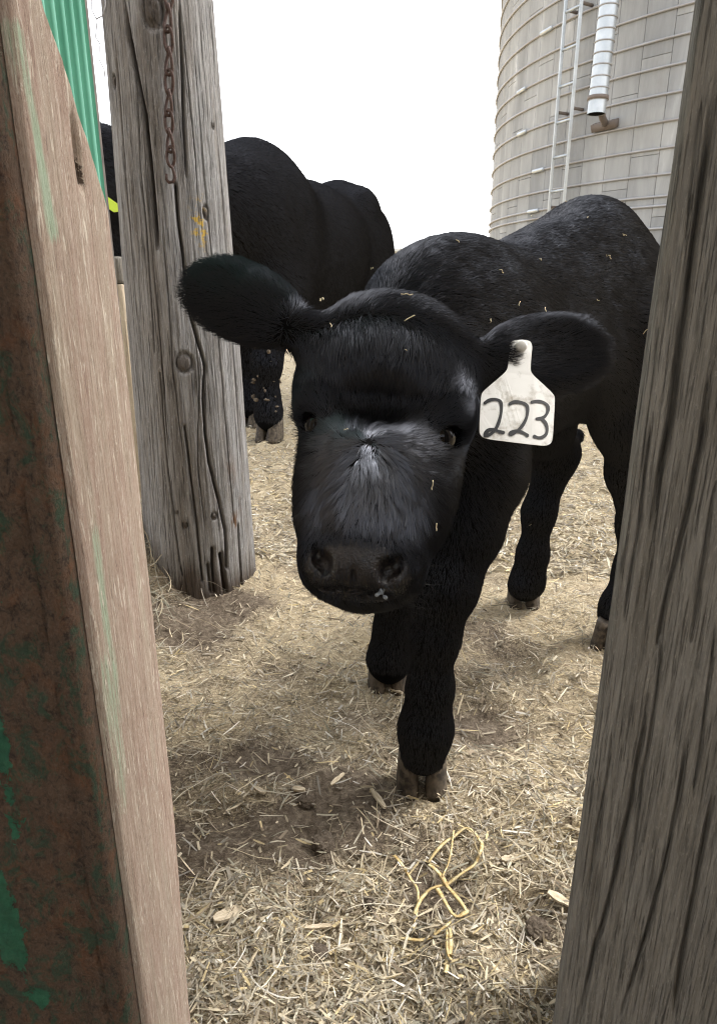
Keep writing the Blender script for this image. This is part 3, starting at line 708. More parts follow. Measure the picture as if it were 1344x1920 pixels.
# ------------------------------------------------------------------ red board, rusty steel and green sheet on the left
BX = -.148; Y0, Y1 = .345, .452
def gp(px, py): p = ray(px, py); q = CAM + p * ((BX - CAM[0]) / p[0]); return q[1], q[2]
CUT = [gp(206, 393), gp(146, 193), gp(82, 0), gp(40, -140)]
ns, nz = 60, 420
zs = np.linspace(-.03, 1.35, nz); U_ = np.linspace(0, 1, ns)
def far_edge(z): return np.interp(z, [-.05, .3, gp(229, 639)[1]] + [c_[1] for c_ in CUT], [gp(350, 1900)[0], gp(306, 1300)[0], gp(236, 639)[0]] + [c_[0] for c_ in CUT])
UU, ZZ = np.meshgrid(U_, zs, indexing='ij'); YY = Y0 + (far_edge(ZZ) - Y0) * UU
def st3(fs, fz, seed, o=3): return fbm(np.stack([YY * fs, ZZ * fz], -1), o, seed)
dx = (st3(28, 3, 3) - .5) * .003 + (st3(190, 6, 5) - .5) * .0020 + (st3(560, 17, 6, 2) - .5) * .0010
dx = dx * .7 - .0012 * np.clip((UU - .95) / .05, 0, 1) ** 2 - .002 * np.clip((.05 - UU) / .05, 0, 1) ** 2
for yk, zk, ry, rz in [(*gp(149, 288), .005, .016)]:
    d = np.hypot((YY - yk) / ry, (ZZ - zk) / rz); dx -= .010 * np.exp(-d ** 4) * (.6 + .8 * st3(300, 200, 8))
Vf = np.stack([BX + dx, YY, ZZ], -1).reshape(-1, 3); Vb = np.stack([np.full_like(YY, BX - .04), YY, ZZ], -1).reshape(-1, 3)
F1 = grid_faces(ns, nz); n = len(Vf)
edge = []
for i in range(nz - 1):
    edge.append((i, i + 1, n + i + 1, n + i)); j = (ns - 1) * nz + i; edge.append((j + 1, j, n + j, n + j + 1))
for i in range(ns - 1):
    j = i * nz + nz - 1; edge.append((j, j + nz, n + j + nz, n + j))
Fa = np.concatenate([F1[:, ::-1], F1 + n, np.array(edge)])
me = mesh('red_board', np.concatenate([Vf, Vb]), Fa)
bm = bmesh.new(); bm.from_mesh(me); bmesh.ops.recalc_face_normals(bm, faces=bm.faces); bm.to_mesh(me); bm.free()
gre = np.zeros_like(YY)
for pts, wd in [([(38, 60), (55, 170), (75, 280), (92, 380), (102, 430)], .008), ([(182, 1010), (196, 1130), (214, 1260), (226, 1380), (236, 1500)], .012), ([(205, 1240), (216, 1320), (235, 1440)], .014)]:
    q = [np.array(gp(*p)) for p in pts]
    for i in range(len(q) - 1): d, t = segdist(YY, ZZ, q[i], q[i + 1]); gre = np.maximum(gre, np.exp(-(d / wd) ** 2) * (.62 if pts[0][1] > 900 else 1.0))
pattr(me, 'green', gre); yk, zk = gp(149, 288); pattr(me, 'hole', np.exp(-((((YY - yk) + (ZZ - zk) * .25) / .0055) ** 2 + ((ZZ - zk) / .017) ** 2) ** 2))
tag(link('red_board', me, M['board'], loc=(0, 0, 0)), 'upright board with faded red paint and green streaks beside rusty steel', 'board')

# steel: web facing the camera plus a lip along the board
stl = empty('rusty_steel_channel', (BX, Y0, 0)); tag(stl, 'rusty steel channel with flaking green paint at the left edge', 'steel channel')
nx_, nz = 150, 460; xs = np.linspace(BX - .20, BX - .014, nx_); zs = np.linspace(-.03, 1.35, nz); XX, ZZ = np.meshgrid(xs, zs, indexing='ij')
P2 = np.stack([XX, ZZ], -1)
dy = -(fbm(P2 * 40, 4, 3) - .5) * .008 - (fbm(P2 * 130, 3, 5) - .5) * .005
YB = Y0 - .015 + dy * .7 + .012 * np.clip(1 - (BX - .018 - XX) / .012, 0, 1) ** 2 * 0
V = np.stack([XX, YB, ZZ], -1).reshape(-1, 3); Vb = V.copy(); Vb[:, 1] = Y0 - .006
F1 = grid_faces(nx_, nz); n = len(V)
me = mesh('web', np.concatenate([V, Vb]), np.concatenate([F1, F1[:, ::-1] + n]))
pn = np.zeros_like(XX)
def sp(px, py): q = aty(px, py, Y0 - .015); return q[0], q[2]
for px, py, rx, rz, k in [(5, 1720, .014, .050, 1.25), (25, 1560, .006, .03, .6), (0, 1380, .007, .07, .9), (70, 1870, .014, .016, .7), (120, 1880, .012, .018, .5), (0, 800, .012, .05, .3), (15, 1150, .012, .06, .3), (50, 480, .012, .04, .25)]:
    a_, b_ = sp(px, py); pn = np.maximum(pn, k * np.exp(-(((XX - a_) / rx) ** 2 + ((ZZ - b_) / rz) ** 2)))
pattr(me, 'paint', pn * .9); link('web', me, M['rust'], stl)
L = 40; zs = np.linspace(-.03, 1.35, 300); us = np.array([0, .002, .010, .014, .016]); fr = np.array([-.004, -.008, -.009, -.008, -.002])
XX, ZZ = np.meshgrid(BX - .0215 + us, zs, indexing='ij'); YY = (Y0 - .008 + fr)[:, None] + (fbm(np.stack([XX * 90, ZZ * 60], -1), 3, 8) - .5) * .003
V = np.stack([XX, YY, ZZ], -1).reshape(-1, 3); Vb = V.copy(); Vb[:, 1] = Y0 - .001; F1 = grid_faces(5, 300); n = len(V)
ed = np.array([((4 * 300) + i, (4 * 300) + i + 1, n + 4 * 300 + i + 1, n + 4 * 300 + i) for i in range(299)] + [(i + 1, i, n + i, n + i + 1) for i in range(299)])
me = mesh('lip', np.concatenate([V, Vb]), np.concatenate([F1, F1[:, ::-1] + n, ed])); pattr(me, 'paint', np.full(XX.shape, -.1) + .18 * np.exp(-((ZZ - aty(245, 1500, Y0)[2]) / .12) ** 2) + .25 * np.exp(-((ZZ - aty(150, 790, Y0)[2]) / .03) ** 2)); link('lip', me, M['rust'], stl)

# green corrugated sheet behind the board, with trim
GXs = -.36; ya, yb = .66, 1.047
yy = np.arange(ya, yb, .002); ph = ((yy - yb) / .030) % 1.0
prof = np.where(ph < .18, .010, np.where(ph < .28, .010 * (1 - (ph - .18) / .1), np.where(ph > .9, .010 * (ph - .9) / .1, 0)))
zs = np.array([.78, 1.1, 1.5, 1.9]); V = []
for z in zs: V.append(np.stack([GXs + prof, yy, np.full_like(yy, z)], -1))
Vf = np.concatenate(V); n = len(Vf); F1 = grid_faces(4, len(yy))
me = mesh('green_sheet', np.concatenate([Vf, Vf - [.0015, 0, 0]]), np.concatenate([F1, F1[:, ::-1] + n]), False)
gsht = empty('green_corrugated_sheet', (GXs, yb, 0)); tag(gsht, 'green ribbed metal sheet behind the top of the red board', 'metal sheet')
link('sheet', me, M['green'], gsht)
for zb in (0, 1, 2):
    V, F = boxvf((GXs - .022, ya, -.03 + .268 * zb), (GXs - .002, yb - .002, .232 + .268 * zb), .003); link('skirt_board', mesh('skirt_board', V, F), M['timber'], gsht)
V, F = boxvf((GXs - .03, yb - .001, -.02), (GXs + .004, yb + .018, 1.9), .002); link('edge_trim', mesh('edge_trim', V, F), M['trim'], gsht)
wires = empty('loose_wire', tuple(aty(180, 60, 1.2))); tag(wires, 'thin grey wires hanging in the gap between green sheet and pole', 'wire')
for pts in ([(172, -20), (173, 20), (183, 38), (181, 55), (180, 70), (188, 82)], [(182, 35), (192, 30), (198, 10), (196, -20)], [(188, 84), (186, 110), (196, 130), (198, 150)]):
    P = np.array([aty(a_, b_, 1.30) for a_, b_ in pts]); V, F = tube(P, .0009, 6); link('strand', mesh('strand', V, F), M['hoop'], wires)

# pale fence stake in the gap, with a block on it
def stake():
    y = 1.95; l_ = aty(229, 600, y)[0]; r_ = aty(243, 600, y)[0]
    V, F = boxvf((l_ - .03, y - .03, -.02), (r_, y + .03, .70), .004)
    tag(link('fence_stake', mesh('fence_stake', V, F), M['pale'], loc=(0, 0, 0)), 'pale wooden stake seen in the gap between red board and grey pole', 'stake')
    c0 = aty(224, 527, y); V, F = boxvf((c0[0] - .022, y - .03, .702), (c0[0] + .018, y + .03, .77), .008)
    tag(link('wood_block', mesh('wood_block', V, F), M['timber'], loc=(0, 0, 0)), 'small brown block on top of the pale stake', 'block')
stake()

# ------------------------------------------------------------------ unseen lean-to, added to shade the fronts of calf and posts
m = Mat('shade_shelter_boards', .9, .1); n = m.noise(m.coord((6, 6, .6)), 3, 6, .6); m.color(m.ramp(n, [(.3, (.26, .21, .16)), (.7, (.42, .36, .29))])); m.bump(n, .004); M['shade_shelter'] = m.m
shade_shelter = empty('added_shade_shelter', (0, -1.0, 0)); tag(shade_shelter, 'unseen lean-to added around the camera to shade the calf and posts', 'shelter')
for nm, lo, hi in [('post', (-2.4, -2.3, -.05), (-2.28, -2.18, 2.5)), ('post', (2.28, -2.3, -.05), (2.4, -2.18, 2.5)), ('wall', (-2.28, -2.26, -.05), (2.28, -2.22, 1.35)),
                   ('wall', (-2.4, .33, -.05), (-.40, .36, 2.3)), ('wall', (.36, .33, -.05), (2.4, .36, 2.3)), ('shade_header', (-.40, .30, 1.95), (.36, .36, 2.3))]:
    V, F = boxvf(lo, hi); link(nm, mesh(nm, V, F, False), M['shade_shelter'], shade_shelter)
V = [(-2.6, -2.4, 2.52), (2.6, -2.4, 2.52), (2.6, .55, 2.30), (-2.6, .55, 2.30), (-2.6, -2.4, 2.60), (2.6, -2.4, 2.60), (2.6, .55, 2.38), (-2.6, .55, 2.38)]
link('roof', mesh('roof', V, [(3, 2, 1, 0), (4, 5, 6, 7), (0, 1, 5, 4), (1, 2, 6, 5), (2, 3, 7, 6), (3, 0, 4, 7)], False), M['shed'], shade_shelter)

# ------------------------------------------------------------------ smooth solids for the animals
class Sdf:
    def __init__(s): s.p = []
    def ell(s, c, r, R=None, k=.03, op='add'):
        c = np.asarray(c, float); r = np.asarray(r, float); R = np.eye(3) if R is None else np.asarray(R, float)   # rows of R = local axes
        def f(P):
            q = (P - c) @ R.T; k0 = np.linalg.norm(q / r, axis=-1); k1 = np.linalg.norm(q / r ** 2, axis=-1) + 1e-9
            return k0 * (k0 - 1) / k1
        e = np.abs(R.T * r).sum(1); s.p.append((f, c - e, c + e, k, op)); return s
    def cone(s, a, b, ra, rb, k=.03, op='add'):
        a = np.asarray(a, float); b = np.asarray(b, float); d = b - a; L2 = d @ d
        def f(P):
            t = np.clip(((P - a) @ d) / L2, 0, 1); return np.linalg.norm(P - a - t[..., None] * d, axis=-1) - (ra + (rb - ra) * (t * t * (3 - 2 * t)))
        m = max(ra, rb); s.p.append((f, np.minimum(a, b) - m, np.maximum(a, b) + m, k, op)); return s
    def chain(s, pts, rs, k=.03):
        for i in range(len(pts) - 1): s.cone(pts[i], pts[i + 1], rs[i], rs[i + 1], k)
        return s
    @staticmethod
    def comb(F, d, k, op):
        if op == 'add': h = np.maximum(k - np.abs(F - d), 0) / k; return np.minimum(F, d) - h * h * k * .25
        d = -d; h = np.maximum(k - np.abs(F - d), 0) / k; return np.maximum(F, d) + h * h * k * .25
    def __call__(s, P):
        F = np.full(P.shape[:-1], .2)
        for f, lo, hi, k, op in s.p: F = s.comb(F, f(P), k, op)
        return F
    def surface(s, h):
        lo = np.min([p[1] for p in s.p if p[4] == 'add'], 0) - 3 * h; hi = np.max([p[2] for p in s.p if p[4] == 'add'], 0) + 3 * h
        n = np.ceil((hi - lo) / h).astype(int) + 1; ax = [lo[i] + h * np.arange(n[i]) for i in range(3)]
        F = np.full(n, .2, np.float32)
        for f, a, b, k, op in s.p:
            m = k + 2 * h; i0 = np.clip(((a - m - lo) / h).astype(int), 0, n); i1 = np.clip(((b + m - lo) / h).astype(int) + 2, 0, n)
            sl_ = tuple(slice(i0[d], i1[d]) for d in range(3)); G = np.stack(np.meshgrid(*[ax[d][sl_[d]] for d in range(3)], indexing='ij'), -1)
            F[sl_] = s.comb(F[sl_], f(G), k, op)
        S = F < 0
        cs = np.zeros(n - 1, np.int8)
        for dx in (0, 1):
            for dy in (0, 1):
                for dz in (0, 1): cs += S[dx:n[0] - 1 + dx, dy:n[1] - 1 + dy, dz:n[2] - 1 + dz]
        act = (cs > 0) & (cs < 8); idx = np.full(n - 1, -1, np.int64); C = np.argwhere(act); idx[act] = np.arange(len(C))
        V = np.zeros((len(C), 3)); W = np.zeros(len(C)); off = np.array([(a, b, c) for a in (0, 1) for b in (0, 1) for c in (0, 1)])
        for a in off:
            for d in range(3):
                if a[d]: continue
                b = a.copy(); b[d] = 1; A = C + a; Bq = C + b
                fa = F[A[:, 0], A[:, 1], A[:, 2]]; fb = F[Bq[:, 0], Bq[:, 1], Bq[:, 2]]; m = (fa < 0) != (fb < 0)
                t = np.where(m, fa / (fa - fb + 1e-20), 0); V += np.where(m[:, None], A + t[:, None] * (b - a), 0); W += m
        V = lo + h * V / W[:, None]; Q = []
        for d in range(3):
            e1, e2 = (d + 1) % 3, (d + 2) % 3
            sa = [slice(0, n[i]) for i in range(3)]; sb = list(sa); sa[d] = slice(0, n[d] - 1); sb[d] = slice(1, n[d])
            for i in (e1, e2): sa[i] = sb[i] = slice(1, n[i] - 1)
            ch = S[tuple(sa)] != S[tuple(sb)]; E = np.argwhere(ch); flip = S[tuple(sa)][ch]
            E = E + np.array([0 if i == d else 1 for i in range(3)])
            def cell(o1, o2):
                c = E.copy(); c[:, e1] -= o1; c[:, e2] -= o2; return idx[c[:, 0], c[:, 1], c[:, 2]]
            q = np.stack([cell(1, 1), cell(0, 1), cell(0, 0), cell(1, 0)], -1); q[~flip] = q[~flip][:, ::-1]; Q.append(q)
        return V, np.concatenate(Q)
    def grad(s, P, e=.0015):
        g = np.stack([s(P + np.eye(3)[i] * e) - s(P - np.eye(3)[i] * e) for i in range(3)], -1) / (2 * e); return g
    def project(s, P, it=2):
        for _ in range(it):
            d = s(P); g = s.grad(P); g2 = (g * g).sum(-1) + 1e-6; st = np.clip(d / g2, -.003, .003); P = P - st[:, None] * g
        return P

def refine(V, Q, mask, S):
    """split the quads under mask into four, keep the surface closed, put new points on the solid"""
    bm = bmesh.new(); vs_ = [bm.verts.new(v) for v in V]
    for q in Q:
        try: bm.faces.new([vs_[i] for i in q])
        except ValueError: pass
    bm.verts.index_update(); ed = [e for e in bm.edges if mask[e.verts[0].index] and mask[e.verts[1].index]]
    bmesh.ops.subdivide_edges(bm, edges=ed, cuts=1, use_grid_fill=True)
    bmesh.ops.triangulate(bm, faces=[f for f in bm.faces if len(f.verts) > 4])
    bm.verts.index_update(); V2 = np.array([v.co for v in bm.verts]); F2 = [tuple(v.index for v in f.verts) for f in bm.faces]; bm.free()
    near = np.ones(len(V2), bool)
    V2[near] = S.project(V2[near], 2); return V2, F2

def tri_of(F):
    T = []
    for f in F:
        T.append((f[0], f[1], f[2]))
        if len(f) == 4: T.append((f[0], f[2], f[3]))
    return np.array(T)
def curves(name, P, rad, mat, parent, wetv=None):
    """P: (N, k, 3) hair points, rad: (N, k)"""
    N, k = P.shape[:2]; hc = bpy.data.hair_curves.new(name); hc.add_curves([k] * N)
    hc.attributes['position'].data.foreach_set('vector', np.ascontiguousarray(P, np.float32).ravel())
    a = hc.attributes.get('radius') or hc.attributes.new('radius', 'FLOAT', 'POINT'); a.data.foreach_set('value', np.ascontiguousarray(rad, np.float32).ravel())
    if wetv is not None: a = hc.attributes.new('wet', 'FLOAT', 'CURVE'); a.data.foreach_set('value', np.ascontiguousarray(wetv, np.float32))
    hc.materials.append(mat); o = bpy.data.objects.new(name, hc); COL.objects.link(o); o.parent = parent
    o.location = -Vector(parent.location); o['kind'] = 'stuff'; return o
def grow_hair(V, F, S, dens, flow, length, lift, radius, seg=5, wave=.0, clump=None, droop=.15, seed=1, jit=None):
    """hair roots spread over a skin; dens(P,N), flow(P,N), length(P,N), lift(P,N) are fields"""
    r = np.random.default_rng(seed); T = tri_of(F); A, B, C = V[T[:, 0]], V[T[:, 1]], V[T[:, 2]]
    nn = np.cross(B - A, C - A); ar = np.linalg.norm(nn, axis=1) / 2; cen = (A + B + C) / 3; N0 = nn / (2 * ar[:, None] + 1e-12)
    cnt = ar * dens(cen, N0); cnt = np.floor(cnt + r.random(len(cnt))).astype(int); ti = np.repeat(np.arange(len(T)), cnt)
    u, v = r.random(len(ti)), r.random(len(ti)); m = u + v > 1; u[m], v[m] = 1 - u[m], 1 - v[m]
    P = A[ti] + u[:, None] * (B - A)[ti] + v[:, None] * (C - A)[ti]
    VN = np.zeros_like(V)
    for c in range(3): np.add.at(VN, T[:, c], nn)
    VN /= np.linalg.norm(VN, axis=1)[:, None] + 1e-12
    N = (1 - u - v)[:, None] * VN[T[ti, 0]] + u[:, None] * VN[T[ti, 1]] + v[:, None] * VN[T[ti, 2]]; N /= np.linalg.norm(N, axis=1)[:, None] + 1e-9
    fl = flow(P, N); jt = jit(P) if jit else .5; fl = fl + ((fbm(P * 55, 2, 31) - .5) * 1.8 * jt + (fbm(P * 16, 2, 37) - .5) * .35)[:, None] * np.cross(N, fl)
    fl += r.normal(0, .16, fl.shape); fl -= (fl * N).sum(1)[:, None] * N; fl /= np.linalg.norm(fl, axis=1)[:, None] + 1e-9
    L = length(P, N) * (.65 + .6 * r.random(len(P))); li = lift(P, N) * (.6 + .8 * r.random(len(P)))
    side = np.cross(N, fl); phs = r.random(len(P)) * 6.28
    pts = [P - N * .0008]; d = fl * 1.0 + N * li[:, None]; d /= np.linalg.norm(d, axis=1)[:, None]; cur = P.copy()
    for k in range(1, seg):
        t = k / (seg - 1); dd = d - N * (li * .75 * t)[:, None] + np.array([0, 0, -droop * t]) + side * (wave * np.sin(phs + t * 5))[:, None]
        dd /= np.linalg.norm(dd, axis=1)[:, None]; cur = cur + dd * (L / (seg - 1))[:, None]; pts.append(cur.copy())
    H = np.stack(pts, 1)
    if clump is not None:
        from mathutils.kdtree import KDTree
        frac, amt = clump; am = amt(P, N) if callable(amt) else np.full(len(P), amt)
        gi = np.where(r.random(len(P)) < (frac(P, N) if callable(frac) else frac))[0]; kd = KDTree(len(gi))
        for j, i in enumerate(gi): kd.insert(P[i], j)
        kd.balance(); near = gi[np.array([kd.find(p)[1] for p in P])]
        t = (np.linspace(0, 1, seg) ** .75)[None, :, None] * (am * (.5 + .7 * r.random(len(P))))[:, None, None]; t = np.clip(t, 0, .96); H = H * (1 - t) + H[near] * t
    rad = radius(P, N)[:, None] * np.array([1, 1, .9, .7, .25] if seg == 5 else np.linspace(1, .2, seg))[None, :]
    return H, rad
def sstep(x, a, b): t = np.clip((x - a) / (b - a), 0, 1); return t * t * (3 - 2 * t)

def hoof(name, c, heading, parent, size=1.0, tall=.045):
    """two toes side by side, c = centre on the ground"""
    f = nrm([heading[0], heading[1], 0]); s_ = np.array([-f[1], f[0], 0])
    for sg in (-1, 1):
        V = []; n = 18; m = 7
        for k in range(m):
            t = k / (m - 1); w_ = (.0185 - .0035 * t) * size; ln = (.036 - .010 * t) * size; z = tall * t * size
            for a in np.linspace(0, 2 * np.pi, n, endpoint=False):
                ca, sa = math.cos(a), math.sin(a)
                ux = ln * np.sign(ca) * abs(ca) ** .8 * (1.0 if ca > 0 else .75) - .012 * t * size; uy = w_ * np.sign(sa) * abs(sa) ** .7
                inn = uy * sg < 0; uy = uy * (.80 if inn else 1.0)
                V.append(c + f * ux + s_ * (uy + sg * (.0195 - .004 * max(ux, 0) / .036) * size) + np.array([0, 0, z - .004 + (.004 * (fbm(np.array([a * 2, z * 90, sg * 3.1]), 2, 4) - .5))]))
        V = np.array(V); F = [tuple(map(int, q)) for q in grid_faces(m, n, True)] + [tuple(range(n))[::-1], tuple(range((m - 1) * n, m * n))]
        link(name, mesh(name, V, F), M['hoof'], parent)

# ------------------------------------------------------------------ the calf
calf = empty('black_calf', (CC[0], CC[1], 0))
tag(calf, 'black calf with a numbered white ear tag looking into the camera', 'calf')
S = Sdf()
RB = np.stack([FD, LD, [0, 0, 1]])
def be(f, l, z, rf, rl, rz, k=.07): S.ell(Bp(f, l, z), (rf, rl, rz), RB, k)
be(.14, 0, .575, .16, .082, .155); be(-.03, 0, .600, .24, .118, .150, .08); be(-.20, 0, .703, .150, .100, .140, .07); be(-.30, 0, .650, .085, .095, .13, .06)
be(.19, 0, .688, .10, .055, .075, .05); be(-.10, 0, .705, .17, .075, .085, .06)
for sg in (-1, 1):
    be(.19, .066 * sg, .56, .080, .040, .14, .05); be(-.24, .080 * sg, .575, .125, .05, .16, .06)
# head frame
ROLL, YAW = math.radians(10), math.radians(9)
pollP, muzP = at(735, 545, .715), at(655, 1105, .640)
HV = nrm(pollP - muzP)
rt = np.array([1., 0, 0]); up_ = np.array([0, SP, CP]); fw = np.array([0, CP, -SP])
HU = rt * math.cos(ROLL) - up_ * math.sin(ROLL); HU = nrm(HU * math.cos(YAW) - fw * math.sin(YAW)); HU = nrm(HU - HV * (HU @ HV)); HW = np.cross(HU, HV)
if HW @ fw > 0: HW = -HW
HO = at(704, 805, .662); RH = np.stack([HU, HV, HW])
def Hp(u, v, w_): return HO + HU * u + HV * v + HW * w_
def hl(P): return (P - HO) @ RH.T
def he(u, v, w_, ru, rv, rw, k=.025, op='add', R=None): S.ell(Hp(u, v, w_), (ru, rv, rw), RH if R is None else R @ RH, k, op)
def hc(a, b, ra, rb, k=.025): S.cone(Hp(*a), Hp(*b), ra, rb, k)
# neck
nk = [Bp(.14, 0, .64), Bp(.25, 0, .645), Hp(0, .05, -.115)]
S.chain(nk, [.088, .070, .062], .06); S.cone(Bp(.22, 0, .54), Hp(0, -.01, -.125), .085, .055, .06)
# skull
he(-.004, .084, -.062, .089, .080, .070, .03)
he(-.003, .104, -.030, .078, .056, .040, .03)
he(0, .025, -.070, .076, .070, .062, .03)
hc((0, -.005, -.060), (0, -.118, -.048), .062, .053, .03)
he(0, -.076, -.008, .036, .056, .029, .03)
for sg in (-1, 1):
    he(.040 * sg, -.030, -.095, .034, .075, .050, .03)
    he(.066 * sg, .034, -.036, .018, .018, .022, .022)       # brow
    he(.066 * sg, .060, -.062, .026, .050, .050, .03)       # temple
    he(.054 * sg, -.040, -.054, .024, .050, .030, .03)       # cheek
    he(.046 * sg, -.098, -.042, .019, .036, .028, .025)
    he(.033 * sg, -.130, -.024, .024, .026, .030, .02)       # nostril wing
    he(.028 * sg, -.140, -.055, .026, .016, .030, .02)       # lip
he(0, -.134, -.014, .032, .022, .024, .02)
he(0, -.138, -.082, .034, .016, .034, .02)                   # chin
he(0, .034, .018, .050, .032, .044, .026, 'sub')             # hollow between the eyes
for sg in (-1, 1):
    he(.029 * sg, -.139, .009, .0070, .0105, .014, .008, 'sub')
    he(.037 * sg, -.130, .004, .0050, .0085, .012, .008, 'sub')
    he(.0720 * sg, .010, -.028, .013, .0105, .0150, .008, 'sub')   # eye socket
he(0, -.1560, -.022, .036, .0016, .030, .005, 'sub')           # mouth line
he(0, -.148, .009, .0018, .012, .005, .005, 'sub')
# ears
def ear(bpx, tpx, dep, halfw, thick, cup, tilt):
    b = at(*bpx, dep[0]); t = at(*tpx, dep[1]); ax = nrm(t - b); n = -fw + up_ * tilt; n = nrm(n - ax * (n @ ax)); s_ = np.cross(n, ax)
    R = np.stack([ax, s_, n]); L = np.linalg.norm(t - b); c = b * .42 + t * .58
    S.ell(c, (L * .44, halfw, thick), R, .012); S.cone(b - ax * .015, b * .55 + t * .45, .021, .018, .02)
    S.ell(b * .6 + t * .4, (L * .34, halfw * .78, thick * 1.25), R, .015)
    if cup: S.ell(c + n * thick * .95, (L * .37, halfw * .74, thick * 1.05), R, .008, 'sub')
    return b, t, ax, n, s_
EL = ear((568, 622), (362, 516), (.715, .735), .0430, .0125, False, .3)
ER = ear((886, 682), (1132, 648), (.715, .745), .0440, .0145, True, .25)
# legs
def leg(l, pts, rs, k=.03): P = [onl(a, b, l) for a, b in pts]; S.chain(P, rs, k); return P
LF = leg(.105, [(915, 760), (905, 880), (872, 990), (832, 1095), (815, 1190), (806, 1290), (798, 1365), (793, 1412)], [.060, .053, .045, .041, .029, .0265, .032, .031])
RF = leg(-.113, [(840, 820), (805, 920), (760, 1030), (742, 1110), (738, 1180), (729, 1235), (729, 1246)], [.055, .050, .042, .034, .030, .033, .032])
RHl = leg(-.103, [(1030, 690), (1010, 790), (1042, 850), (1010, 960), (998, 1040), (988, 1090), (983, 1100)], [.070, .064, .044, .031, .029, .032, .031])
S.cone(onl(1040, 845, -.103), onl(1078, 818, -.103), .026, .016, .02)
LHl = leg(.100, [(1195, 640), (1180, 780), (1180, 885), (1188, 985), (1182, 1070), (1160, 1140), (1150, 1180)], [.085, .058, .038, .028, .029, .033, .031])
V, Q = S.surface(.0048)
hd = hl(V); msk = (np.abs(hd[:, 0]) < .13) & (hd[:, 1] > -.2) & (hd[:, 1] < .16) & (hd[:, 2] > -.13)
for b_, t_, *_r in (EL, ER):
    ax = t_ - b_; tt = ((V - b_) @ ax) / (ax @ ax); dd = np.linalg.norm(V - b_ - tt[:, None] * ax, axis=1); msk |= (tt > -.05) & (tt < 1.2) & (dd < .06)
V, F = refine(V, Q, msk, S); CV, CF = V, F
me = mesh('body', V, F); me.materials.append(M['skin']); me.materials.append(M['nose'])
cen = np.zeros(len(me.polygons) * 3); me.polygons.foreach_get('center', cen); hd = hl(cen.reshape(-1, 3))
def nosemask(h): 
    m_ = np.clip(1.25 - np.hypot(h[:, 0] / .046, (h[:, 1] + .140) / .023), 0, 1) * (h[:, 2] > -.035)
    return np.clip(m_ * 4, 0, 1)
me.polygons.foreach_set('material_index', (nosemask(hd) > .5).astype(np.int32))
body = link('body', me, None, calf)
for sg, dx_ in ((-1, 0), (1, 0)):
    bm = bmesh.new(); bmesh.ops.create_uvsphere(bm, u_segments=32, v_segments=20, radius=.0150); e = bpy.data.meshes.new('eye'); bm.to_mesh(e); bm.free()
    e.polygons.foreach_set('use_smooth', np.ones(len(e.polygons), bool)); e.materials.append(M['eye'])
    o = link('eye', e, None, calf, loc=Vector(Hp(.0628 * sg, .010, -.0318)) - calf.location)
for (hx, hy), pl_ in zip(HOOVES, (LF, RF, LHl, RHl)):
    hoof('hoof', np.array([hx, hy, .0]), (CAM[:2] - np.array([hx, hy])) * [.55, 1] if pl_ is not LHl else FD[:2] * 1.0, calf, 1.0, .055)

LEGS = [(LF, 0), (RF, 1), (LHl, 2), (RHl, 3)]
HEADW = lambda P: sstep(-np.linalg.norm((P - Hp(0, -.02, -.06)) / np.array([1, 1, 1]), axis=1), -.17, -.13)
def earinfo(P):
    best = np.zeros(len(P)); ax_ = np.zeros_like(P)
    for b_, t_, ax, n_, s_ in (EL, ER):
        L = np.linalg.norm(t_ - b_); q = P - b_; tt = (q @ ax) / L; dd = np.linalg.norm(q - (q @ ax)[:, None] * ax, axis=1)
        k = sstep(tt, .02, .18) * (tt < 1.25) * (dd < .055)
        out = s_[None, :] * np.sign(q @ s_)[:, None] * sstep(np.abs(q @ s_), .004, .03)[:, None]
        d = ax[None, :] * 1.0 + out * .55; m_ = k > best; ax_[m_] = d[m_]; best = np.maximum(best, k)
    return best, ax_
def flow(P, N):
    f, l, z = flz(P)
    d = -FD[None, :] * np.ones((len(P), 1)) * 1.0; d = d + np.array([0, 0, -1.]) * (.35 + 1.0 * sstep(-z, -.62, -.35))[:, None]
    lowleg = sstep(-z, -.46, -.36)[:, None]; d = d * (1 - lowleg) + np.array([0, 0, -1.]) * lowleg
    h = hl(P); hw = HEADW(P)[:, None]; u, v = h[:, 0], h[:, 1]
    # face: whorl below the eyes; forehead pad combed down over the hollow
    wu, wv = -.004, -.016
    rad = np.stack([u - wu, v - wv, np.zeros_like(u)], -1); rad /= np.linalg.norm(rad, axis=1)[:, None] + 1e-6
    sw = np.stack([-rad[:, 1], rad[:, 0], np.zeros_like(u)], -1)
    fa = rad + sw * .25 * np.sign(u)[:, None] * sstep(v, -.06, 0)[:, None]
    dn = np.stack([(-u * 6.0) * sstep(v, .10, .06) + u * 9 * sstep(v, .06, .12), -1.0 + 0 * u, 0 * u], -1)
    top = sstep(v, .052, .066)[:, None]
    hf = fa * (1 - top) + dn * top
    back = sstep(v, .115, .14)[:, None]; hf = hf * (1 - back) + np.stack([u * 8, 0 * u + .4, 0 * u - 1], -1) * back
    d = d * (1 - hw) + (hf @ RH) * hw
    ew, ed_ = earinfo(P); d = d * (1 - ew)[:, None] + ed_ * ew[:, None]
    return d
def dens(P, N):
    view = (N * (CAM - P)).sum(1) / np.linalg.norm(CAM - P, axis=1)
    d = np.where(view > -.25, 1.0, .35); hw = HEADW(P); ew = earinfo(P)[0]
    base_ = 270000 + 480000 * hw * (hl(P)[:, 2] > -.12) + 260000 * ew
    h = hl(P); nm = nosemask(h) * hw
    eye = np.min([np.linalg.norm(P - Hp(.068 * sg, .010, -.030), axis=1) for sg in (-1, 1)], 0)
    z = P[:, 2]
    return base_ * d * (1 - nm) * (eye > .0145) * (z > .046)
